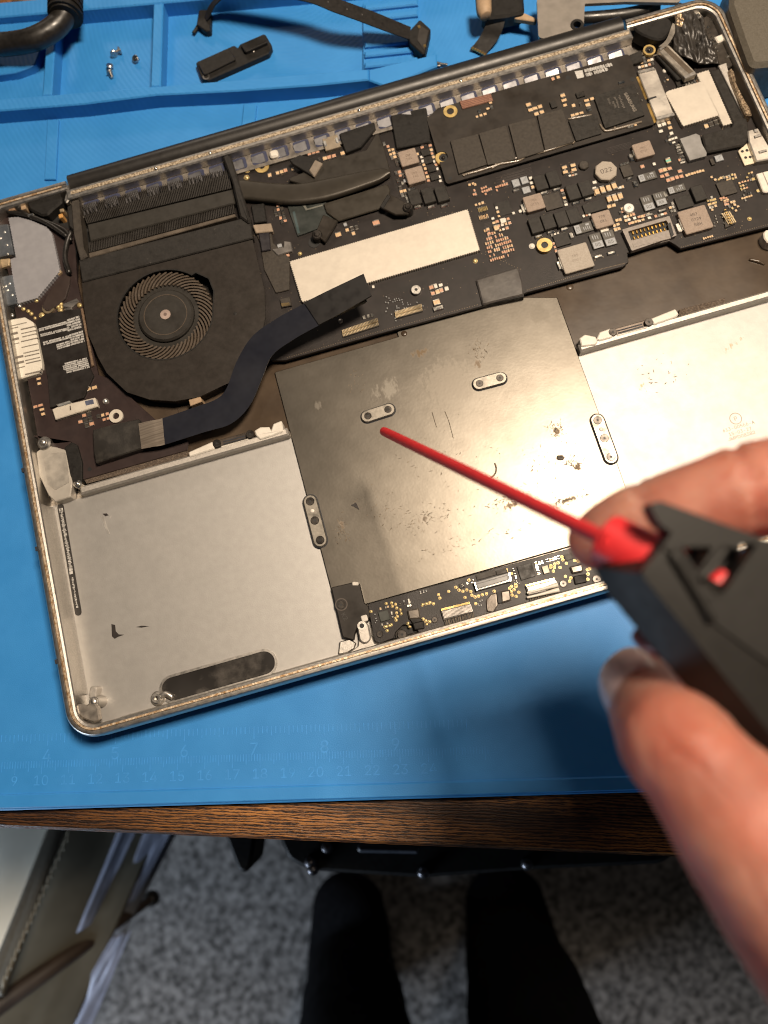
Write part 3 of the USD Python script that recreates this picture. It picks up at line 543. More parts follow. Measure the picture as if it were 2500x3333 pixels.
for pts in ([(733, 652), (853, 613)], [(1403, 457), (1525, 424)]):
    a, b, m_, l_, g_ = pair('H', pts, ZP + 1); br_ = lozenge(m_, l_ + 5.4, 4.9, g_, 2, ZP + 1, lug_m, lap); screw(br_, a, 1.45, ZP + 1.12); screw(br_, b, 1.45, ZP + 1.12)
for cr, pts in (('K', [(165, 48), (188, 142), (214, 238)]), ('I', [(637, 678), (678, 786), (717, 898)])):
    P = q(cr, pts, ZP + .8); d = P[2] - P[0]; ang = math.degrees(math.atan2(d[1], d[0])); mm = (P[0] + P[2]) / 2
    br_ = lozenge(mm, np.linalg.norm(d) + 5.2, 5.2, ang, 3, ZP + .8, lug_m, lap)
    for k in range(3): screw(br_, P[k], 1.6, ZP + .95, scr)
    c = (P[0] + P[1]) / 2; part(br_, 'pin', dome_(c[0], c[1], .8, ZP + .8, .3), white, smooth=True)
fl = []
for (cx, cy, sx, sy, n, a0) in ((110, 47, 3.5, 5, 26, -30), (196, 63, 3, 4, 34, 50), (198, 49, 4, 3, 36, 60), (190, 36, 9, 2.2, 60, 75), (172, 42, 12, 3.5, 50, 80), (140, 44, 14, 5, 46, 80), (150, 60, 30, 14, 26, 80), (125, 52, 6, 4, 14, 60), (188, 52, 10, 8, 18, 10), (178, 102, 4, 6, 20, 0), (130, 104, 5, 5, 12, 40), (240, 73, 10, 8, 16, 70), (150, 31, 24, 3, 26, 85)):
    for k in range(int(n * 1.7)):
        x, y = cx + nrg.normal() * sx * .5, cy + nrg.normal() * sy * .5; L_, w = rnd.uniform(.3, 1.9), rnd.uniform(.06, .22)
        g = math.radians(a0 + nrg.normal() * 28); d = np.array([math.sin(g), math.cos(g)]); nn = np.array([-d[1], d[0]]); p = np.array([x, y])
        z = ZP if x < 213 else ZF
        fl.append(slab([p - d * L_ * .5, p + nn * w + d * rnd.uniform(-.2, .2), p + d * L_ * .5, p - nn * w + d * rnd.uniform(-.2, .2)], z, z + .04))
part(tp, 'residue_flecks', cat(*fl), M('dark_residue', (.045, .036, .026), (.22, .17, .115), rough=.7, ns=1200), kind='stuff')
part(tp, 'adhesive_chip', slab(q('H', [(632, 1188), (662, 1172), (682, 1215), (665, 1205)], ZP), ZP, ZP + .25), marks)
c = q('I', [(413, 903)], ZP)[0]; part(tp, 'adhesive_chip', slab([(c[0] + rnd.uniform(1.0, 1.7) * math.cos(t), c[1] + rnd.uniform(.9, 1.4) * math.sin(t)) for t in np.linspace(0, 6.0, 9)], ZP, ZP + .5, .15), M('brown_black_residue', (.02, .014, .009), (.10, .08, .06), rough=.7, ns=1500))
for P in ([(1494, 935), (1502, 960), (1500, 990), (1482, 1015), (1470, 1020)], [(1195, 625), (1220, 690), (1245, 785)], [(1118, 630), (1145, 720)]):
    part(tp, 'hair_scratch', tube(q3('H', P, ZP + .08), .12 if len(P) < 5 else .3, 6, 4), M('dark_residue', (.045, .036, .026)), smooth=True)
# brown film either side of the plate, under the boards
part(lap, 'brown_film', slab([(213.4, 91.5), (309, 91.5), (309, 132), (150, 132), (196.2, 119), (213.4, 113.6)], ZF - .5, ZF + .4), tape_b, smooth=False)
part(lap, 'brown_film', slab([(60, 91.6), (99.9, 91.6), (99.9, 116), (150, 116.1), (150, 140), (60, 140)], ZF - .5, ZF + .2), tape_b, smooth=False)
part(lap, 'film_wrinkle', tube(q3('F', [(1545, 820), (1600, 832), (1640, 850)], ZF + .6), [.5, .8, .4], 8, 5), tape_b, smooth=True)
c = q('F', [(470, 985)], ZF + .4)[0]; part(lap, 'film_bubble', dome_(c[0], c[1], 1.5, ZF + .3, .5), tape_b, smooth=True)
c = q('H', [(950, 158)], ZP)[0]; part(lap, 'film_bubble', dome_(c[0], c[1], 1.3, ZP - .1, .5), tape_b, smooth=True)

# hinge barrel and rear ledge
hm = M('hinge_black', (.009, .008, .0075), (.013, .0115, .010), rough=.42, rv=.04, ns=600, spec=.5)
ang = np.linspace(math.radians(-15), math.radians(195), 22)
prof = [(219.6 + 4.6 * math.cos(a), 9.2 + 4.9 * math.sin(a)) for a in ang]
part(lap, 'hinge_barrel', ribbon_list([np.array([[38.4, y, z], [274.6, y, z]]) for y, z in prof]), hm, smooth=60)
part(lap, 'hinge_lip', slab([(38.4, 214.9), (274.6, 214.9), (274.6, 216.2), (38.4, 216.2)], 8, 13.2, .5), hm)
led = part(chas, 'rear_ledge', slab([(37.0, 210.3), (276, 210.3), (276, 214.8), (37, 214.8)], ZF, 14.4, .5), alu)
part(lap, 'ledge_residue', slab([(39, 212.0), (275, 212.0), (275, 213.5), (39, 213.5)], 14.35, 14.5), grit)
for x in (75, 98, 161, 204): part(lap, 'ledge_stud', dome_(x, 212.7, .8, 14.4, .6), tin, smooth=True)
# slotted wall behind the boards: a row of slots, floors tilted to mirror the lamp at the right
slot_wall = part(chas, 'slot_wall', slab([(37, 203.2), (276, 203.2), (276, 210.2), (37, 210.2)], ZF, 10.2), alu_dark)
nsl = 26; slot_bright = M('slot_satin', (.16, .16, .17), rough=.50, metal=1.)
for k in range(nsl):
    x = 44.6 + (268.3 - 44.6) * k / (nsl - 1)
    sl_ = part(chas, 'vent_slot', slab(rrect(x + .5, 207.4, 6.7, 5.4, 1.0), 10.2, 10.25), M('slot_blue_dark', (.03, .035, .07), rough=.5))
    sf_ = slab(rrect(x - .2, 206.6, 5.6, 3.7, .5), 9.0, 10.6, .2); sv = np.array(sf_.vertices); tt_ = sv[:, 2] > 10; sv[tt_, 2] += .126 * (sv[tt_, 0] - x) + .316 * (sv[tt_, 1] - 206.9) + .25; part(sl_, 'slot_floor', trimesh.Trimesh(sv, sf_.faces, process=False), slot_bright)

# ------------------------------------------------------------------ boards: builders for the small parts
def S(c, x, y, w, h, z): k = mmpp(c, x, y, z); P = q(c, [(x, y)], z)[0]; return P[0], P[1], w * k, h * k
def comp(par, kind, c, x, y, w, h, ang=0., ht=None, z0=None):
    z0 = ZB if z0 is None else z0
    H = ht or {'ind': 2.0, 'indl': 2.0, 'tant': 1.7, 'res': .9, 'resv': .9, 'cap': .9, 'chip': .8, 'chipb': .8, 'lead': .8, 'silver': .9, 'grey': .7, 'copper': .7, 'wht': .9}[kind]
    X, Y, W, Hh = S(c, x, y, w, h, z0 + H)
    if kind in ('ind', 'indl'):
        m = taupe if kind == 'ind' else taupe_l; p = part(par, 'inductor', slab(rrect(X, Y, W, Hh, .6, ang), z0, z0 + H, .22), m)
        part(p, 'terminal', bx(X - W / 2 - .15, Y - .2, .4, Hh * .5, z0, z0 + H * .75, .1), tin); return p, X, Y, W, Hh, z0 + H
    if kind == 'tant':
        p = part(par, 'capacitor', slab(rect(X, Y, W, Hh, ang), z0, z0 + H, .18), chipm); return p, X, Y, W, Hh, z0 + H
    if kind in ('res', 'resv'):
        p = part(par, 'resistor', slab(rect(X, Y, W, Hh, ang), z0, z0 + H, .12), resb)
        a = (X - W * .33, Y, W * .3, Hh * .86) if kind == 'res' else (X, Y - Hh * .27, W * .86, Hh * .42)
        part(p, 'marking_patch', bx(*a, z0 + H, z0 + H + .04, 0, ang), reslab)
        g = []
        if kind == 'res':
            for i in range(4): g.append(bx(X + W * (.0 + .11 * i), Y - Hh * .12, .28, Hh * .34, z0 + H, z0 + H + .04))
            g.append(bx(X + W * .26, Y + Hh * .24, W * .2, Hh * .2, z0 + H, z0 + H + .04))
        else:
            for i in range(3): g.append(bx(X - W * .22 + W * .2 * i, Y + Hh * (.26 - .02 * i), .3, Hh * .26, z0 + H, z0 + H + .04))
        part(p, 'print', cat(*g), reslab, kind='stuff')
        part(p, 'print', text('C3' if kind == 'res' else 'R5', min(a[2], a[3]) * .5, a[0], a[1], z0 + H + .03, 0 if kind == 'resv' else 80, .04), resb, smooth=False, kind='stuff'); return p, X, Y, W, Hh, z0 + H
    nm, m, b = {'cap': ('ceramic_capacitor', tan, .12), 'chip': ('chip', chipm, .1), 'chipb': ('chip', chip_b, .1), 'lead': ('solder_lead', tin, .3), 'silver': ('terminal', tin, .2), 'grey': ('resistor', reslab, .15), 'copper': ('ceramic_capacitor', copper, .12), 'wht': ('terminal', white, .15)}[kind]
    p = part(par, nm, slab(rpoly(rect(X, Y, W, Hh, ang), .25 if kind == 'lead' else .06), z0, z0 + H, min(b, W * .3, Hh * .3)), m)
    if kind in ('cap', 'copper') and Hh > .9:
        for s in (-1, 1): part(p, 'end_cap', bx(X, Y + s * Hh * .42, W + .06, Hh * .2, z0, z0 + H + .05, .08, ang), tin)
    return p, X, Y, W, Hh, z0 + H
SM = {}
def smd(par, c, x, y, w, h, mat, ht=.45, z0=None, ang=0., ends=True):
    z0 = ZB if z0 is None else z0; X, Y, W, H = S(c, x, y, w, h, z0 + ht)
    SM.setdefault((par, 'body'), []).append((mat, bx(X, Y, W, H, z0, z0 + ht, min(.1, W * .25, H * .25), ang + nrg.normal() * 2)))
    if ends:
        for s in (-1, 1): SM.setdefault((par, 'end'), []).append((tin, bx(X, Y + s * H * .44, W * 1.02, H * .2, z0, z0 + ht + .03, .05, ang)))
def dotpad(par, c, pts, r=.62, z0=None, mat=None):
    z0 = ZB if z0 is None else z0
    for p in pts:
        X, Y = q(c, [p], z0)[0]; part(par, 'test_pad', cat(disc(X, Y, r, z0 - .05, z0 + .05, 0, 12), dome_(X, Y, r * .85, z0 + .04, .22)), mat or goldm, smooth=40)
def field(par, c, poly, n, mats, w=(16, 24), h=(20, 30), z0=None, seed=1, pitch=None, ht=.45):
    "rows of tiny parts inside a patch of the board"
    r = random.Random(seed); P = Polygon(poly); x0, y0, x1, y1 = P.bounds; k = 0; px = pitch or (27, 36); ca, sa = math.cos(-.28), math.sin(-.28)
    cx, cy = (x0 + x1) / 2, (y0 + y1) / 2; R_ = max(x1 - x0, y1 - y0)
    for i in range(-int(R_ / px[1]), int(R_ / px[1]) + 1):
        for j in range(-int(R_ / px[0]), int(R_ / px[0]) + 1):
            X, Y = cx + (j * px[0]) * ca - (i * px[1]) * sa + r.gauss(0, 1.5), cy + (j * px[0]) * sa + (i * px[1]) * ca + r.gauss(0, 1.5)
            if P.contains(Point(X, Y)) and r.random() < n: smd(par, c, X, Y, r.uniform(*w), r.uniform(*h), r.choice(mats), ht * r.uniform(.8, 1.2), z0)
def flush():
    for (par, k), L in list(SM.items()):
        by = {}
        for m, g in L: by.setdefault(str(m.GetPath()), []).append(g)
        for mp, gs in by.items():
            part(par, {'circuit_board': 'x'}.get(mp, 'tiny_components' if k == 'body' else 'tiny_solder_ends'), cat(*gs), UsdShade.Material.Get(stage, mp), kind='stuff', smooth=False)
    SM.clear()
def toothed(P, d=.9, amp=.35):
    "an outline with small solder teeth"
    P = dense(ccw(P), d / 2); e = np.roll(P, -1, 0) - np.roll(P, 1, 0); e /= np.linalg.norm(e, axis=1, keepdims=True); nn = np.c_[e[:, 1], -e[:, 0]]
    return P + nn * (amp * (np.arange(len(P)) % 2))[:, None]

# ------------------------------------------------------------------ logic board
lo = np.vstack([q('E', [(0, 480), (30, 640), (85, 690), (105, 870), (150, 950), (165, 1060)], ZB), [(98.0, 131.0), (98.6, 121.4), (100.4, 119.7)], q('H', [(240, 318), (800, 160), (1398, 6)], ZB)])
lo = np.vstack([[(93.5, 203), (93.5, 160), (98.6, 150), (98.6, 121.5), (100.4, 119.7)], q('H', [(240, 318), (800, 160)], ZB), [(182.7, 117.4), (200, 117.4)], q('F', [(210, 1018), (790, 862), (822, 835), (815, 780), (1070, 712), (1100, 730), (1135, 755)], ZB), [(304, 116.2), (309.5, 122), (309.5, 170), (304, 203)]])
board = part(lap, 'logic_board', slab(lo, ZB - 1.2, ZB, .15), pcb)
tr = []
for (c, x, y, n, L_) in (('c', 420, 240, 6, 340), ('c', 250, 760, 4, 120), ('d', 250, 110, 5, 260), ('f', 1350, 700, 4, 150), ('E', 1500, 330, 6, 170), ('c', 1180, 1150, 3, 300)):
    for k in range(n):
        a, b = q(c, [(x + 14 * k * .28, y + 14 * k), (x + L_ + 14 * k * .28, y + 14 * k - L_ * .27)], ZB); d = (b - a) / np.linalg.norm(b - a); nn = np.array([-d[1], d[0]]) * .07
        tr.append(slab([a - nn, b - nn, b + nn, a + nn], ZB, ZB + .03))
part(board, 'copper_traces', cat(*tr), M('trace_brown', (.034, .027, .024), rough=.4), kind='stuff')
cab_tape = M('black_foil_tape', (.05, .045, .042), (.085, .078, .072), rough=.34, ns=200, bump=.35, bs=700)
# crop d
T = [('ind', 645, 120, 205, 185), ('ind', 205, 872, 205, 190), ('ind', 1208, 875, 310, 285), ('chipb', 465, 350, 110, 140), ('res', 690, 412, 195, 92), ('silver', 562, 488, 48, 74), ('silver', 515, 205, 42, 92),
     ('res', 1005, 545, 185, 85), ('resv', 692, 697, 120, 175), ('resv', 826, 652, 120, 160), ('silver', 884, 602, 42, 78), ('lead', 708, 822, 88, 36), ('lead', 850, 776, 90, 36), ('chip', 1082, 688, 170, 150), ('tant', 1245, 590, 130, 185),
     ('chipb', 1545, 535, 180, 170), ('silver', 1030, 965, 48, 110), ('resv', 140, 1105, 125, 180), ('resv', 277, 1075, 125, 180), ('lead', 160, 1272, 95, 38), ('lead', 302, 1233, 95, 38), ('grey', 1462, 212, 88, 76), ('chipb', 1390, 252, 38, 76),
     ('lead', 497, 428, 62, 36), ('lead', 225, 992, 95, 38)]
for i, (x, y) in enumerate(((145, 575), (207, 552), (270, 532), (332, 512))): T.append(('cap', x, y, 50, 90))
for x, y in ((277, 655), (337, 640), (397, 622)): T.append(('cap', x, y, 50, 88))
for t in T:
    p, X, Y, W, H, zt = comp(board, t[0], 'd', *t[1:])
    if t[1:3] == (1208, 875): part(p, 'marking', cat(*[text(s, 1.15, X + dx, Y + dy, zt, -4, .05) for s, dx, dy in (('4R7', 0, 2.2), ('0729', .3, 0), ('R8H', .3, -2.2))]), ink, smooth=False)
    if t[1:3] == (645, 120): part(p, 'marking', cat(*[text(s, .85, X, Y + dy, zt, 0, .05) for s, dy in (('2R2', .9), ('0729', -.7))]), M('faint_ink', (.13, .095, .07), rough=.6), smooth=False)
    if t[1:3] == (205, 872): part(p, 'marking', cat(*[text(s, 1.0, X, Y + dy, zt, 0, .05) for s, dy in (('775', 1.1), ('081', -.8))]), ink, smooth=False)
def octa(par, c, x, y, r, h, m, mark=None):
    k = mmpp(c, x, y, ZB + h); X, Y = q(c, [(x, y)], ZB + h)[0]; R_ = r * k
    p = part(par, 'round_inductor', slab(circ(X, Y, R_, 8) @ np.eye(2), ZB + .3, ZB + h, .3), m)
    part(p, 'base', disc(X, Y, R_ * .92, ZB, ZB + .35, 0, 12), chipm)
    if mark: part(p, 'marking', text(mark, R_ * .42, X, Y, ZB + h, 0, .05), ink, smooth=False)
octa(board, 'd', 243, 345, 122, 2.2, taupe_l, '022'); octa(board, 'c', 1330, 118, 55, 1.2, chip_b, '22')
X, Y, R_, _ = S('d', 490, 750, 58, 0, ZB + 1.8); cn = part(board, 'can_capacitor', disc(X, Y, R_, ZB, ZB + 1.8, .25, 24), M('can_silver', (.55, .54, .51), rough=.4, metal=.6)); part(cn, 'marking', text('22', .8, X, Y, ZB + 1.8, 30, .05), ink, smooth=False)
# battery socket
so = Polygon(rpoly(q('d', [(415, 985), (925, 838), (1005, 1050), (520, 1215)], ZB + 2), .4)); si = Polygon(rpoly(q('d', [(478, 1005), (895, 885), (950, 985), (945, 1080), (540, 1180)], ZB + 2), .3))
sk = part(board, 'battery_socket', ext(so.difference(si), ZB, ZB + 2.0), M('socket_grey', (.20, .175, .155), (.26, .23, .205), rough=.5, ns=900))
part(sk, 'socket_floor', ext(si, ZB, ZB + .5), M('socket_floor_grey', (.15, .13, .115), rough=.5)); part(sk, 'shelf', slab(q('d', [(510, 1105), (925, 985), (945, 1080), (540, 1180)], ZB + 1.6), ZB + .5, ZB + 1.6, .15), M('socket_grey', (.2, .175, .155)))
part(sk, 'well', slab(q('d', [(478, 1008), (892, 890), (915, 980), (505, 1100)], ZB + .6), ZB + .5, ZB + .6), M('socket_black', (.004, .004, .004)))
for k in range(9):
    x, y = 535 + 41 * k, 1020 - 11.5 * k
    for dy, ht in ((0, 1.2), (55, 1.0)):
        a = q('d', [(x + dy * .22, y + dy)], ZB + ht)[0]; part(sk, 'pin', bx(*a, .62, 1.3, ZB + .5, ZB + ht, .12, 0), M('gold_pin', (.80, .50, .14), rough=.3, metal=1.))
part(sk, 'latch_slot', slab(q('d', [(905, 930), (935, 905), (975, 1040), (950, 1070)], ZB + 2.05), ZB + 1.9, ZB + 2.05), M('socket_black', (.004, .004, .004)))
# crop c
T = [('grey', 595, 315, 80, 90), ('grey', 686, 285, 78, 88), ('grey', 707, 390, 84, 80), ('lead', 600, 390, 78, 36), ('ind', 792, 525, 205, 190), ('chipb', 992, 515, 190, 185), ('indl', 1242, 1125, 330, 300),
     ('chip', 1448, 570, 250, 120), ('silver', 672, 590, 36, 108), ('chip', 1092, 925, 165, 150), ('res', 1325, 800, 195, 115), ('silver', 1195, 880, 44, 70), ('chip', 460, 590, 170, 170), ('cap', 1120, 147, 55, 46), ('cap', 1130, 197, 55, 46), ('cap', 1213, 125, 55, 46), ('cap', 1222, 172, 55, 46), ('silver', 1065, 1205, 40, 100), ('cap', 385, 800, 55, 70), ('wht', 455, 722, 60, 60), ('wht', 1555, 830, 92, 36)]
for t in T:
    ht = .25 if t[1:3] == (460, 590) else None
    p, X, Y, W, H, zt = comp(board, t[0], 'c', *t[1:], ht=ht)
    if t[1:3] == (792, 525): part(p, 'marking', cat(*[text(s, .95, X, Y + dy, zt, 0, .05) for s, dy in (('7R5', 1), ('0731', -.8))]), M('faint_ink', (.13, .095, .07)), smooth=False)
    if t[1:3] == (1242, 1125): part(p, 'marking', cat(*[text(s, 1.0, X, Y + dy, zt, 0, .05) for s, dy in (('1R5', 1), ('0807', -.9))]), M('very_faint_ink', (.19, .16, .13), rough=.6), smooth=False)
for x, y in ((862, 308), (1002, 268), (1215, 412), (1352, 372), (812, 772), (948, 728), (1092, 703), (1222, 668)): comp(board, 'tant', 'c', x, y, 132, 180)
for x, y in ((900, 417), (1037, 380), (1246, 526), (1378, 485), (842, 890), (975, 841), (1120, 810)): comp(board, 'lead', 'c', x, y, 86, 36)
# crop b
for x, y in ((430, 368), (502, 560)):
    p, X, Y, W, H, zt = comp(board, 'ind', 'b', x, y, 195, 190); part(p, 'marking', cat(*[text(s, .9, X, Y + dy, zt, 0, .05) for s, dy in (('IR5', .9), ('T42', -.7))]), M('faint_ink', (.13, .095, .07)), smooth=False)
for x, y in ((497, 800), (645, 780), (790, 762)): comp(board, 'tant', 'b', x, y, 128, 185)
for x, y in ((530, 903), (675, 900), (820, 885)): comp(board, 'lead', 'b', x, y, 86, 38)
for x, y in ((615, 318), (645, 402), (682, 492), (712, 580)): comp(board, 'chip', 'b', x, y, 92, 76)
comp(board, 'lead', 'b', 600, 215, 82, 42); comp(board, 'silver', 'b', 465, 712, 80, 34); comp(board, 'lead', 'b', 325, 335, 46, 46)
hs_b = part(board, 'black_cover', slab(rpoly(q('B', [(868, 692), (1085, 640), (1110, 850), (905, 890)], ZB + 1.6), .5), ZB, ZB + 1.6, .3), blk)
part(board, 'black_cover', slab(rpoly(q('B', [(560, 800), (770, 730), (780, 770), (690, 880), (600, 915)], ZB + 2), .4), ZB, ZB + 2, .3), blk)
part(board, 'black_cover', slab(rpoly(q('a', [(0, 300), (280, 330), (800, 190), (805, 250), (560, 330), (300, 420), (0, 400)], ZB + .6), .4), ZB, ZB + .4, .1), chipm)
px_, py_, pw, ph = S('a', 925, 210, 170, 160, ZB + 1.6); cj = part(board, 'crystal', slab(rect(px_, py_, pw, ph), ZB, ZB + 1.6, .2), M('crystal_tan', (.20, .165, .12), rough=.5))
for x, y in ((855, 220), (985, 185)): c = q('a', [(x, y)], ZB + 1.8)[0]; part(cj, 'terminal', slab(rrect(*c, 1.4, 2.8, .6), ZB + .2, ZB + 1.9, .3), M('bright_tin', (.85, .82, .76), rough=.3, metal=.9))
c = q('a', [(300, 325)], 12)[0]; part(lap, 'white_post', slab(rrect(*c, 3.6, 3.6, 1.2), ZB, 12, .6), white)
for cr, x, y, r, r0, zt in (('a', 172, 466, 80, 34, ZB + .3), ('B', 1228, 667, 42, 22, ZB + 2.2), ('b', 808, 372, 86, 50, ZB + 1.5), ('c', 905, 985, 84, 38, ZB + 1.6), ('e', 378, 538, 66, 46, ZB + 1.2)):
    k = mmpp(cr, x, y, zt); X, Y = q(cr, [(x, y)], zt)[0]
    rg = part(board, 'standoff_ring', cat(ring(X, Y, r0 * k, r * k, ZB - .05, zt, 32), ring(X, Y, r0 * k * .6, r0 * k, ZB - .05, zt - .4, 32)), M('brass_yellow', (.62, .44, .16), (.70, .52, .22), rough=.35, metal=.55, ns=900))
    part(rg, 'hole', disc(X, Y, r0 * k * .99, ZB - .06, max(zt - .35, ZB + .04), 0, 20), M('socket_black', (.004, .004, .004)))
    if cr in 'be': part(rg, 'peg', dome_(X - .1, Y, r0 * k * .45, zt - .35, .8), scr, smooth=True)
for cr, x, y, r in (('a', 15, 510, 36), ('a', 10, 590, 30), ('c', 768, 1000, 32), ('c', 155, 1160, 28), ('F', 1548, 576, 13), ('E', 1375, 828, 14), ('E', 325, 785, 12), ('a', 185, 1015, 36)):
    k = mmpp(cr, x, y, ZB); X, Y = q(cr, [(x, y)], ZB)[0]; part(board, 'test_pad', cat(disc(X, Y, r * k, ZB - .05, ZB + .1, 0, 16), dome_(X, Y, r * k * .85, ZB + .08, .5)), goldm if cr != 'c' or x < 300 else white, smooth=40)
# low shield over the memory, in one long pale piece
wp = q('E', [(265, 832), (1330, 520), (1402, 762), (338, 1072)], ZB + 1.6)
sh = part(board, 'shield_can', slab(toothed(wp), ZB, ZB + 1.6, .12), shield, 'long pale shield can over the memory with a toothed edge', smooth=False)
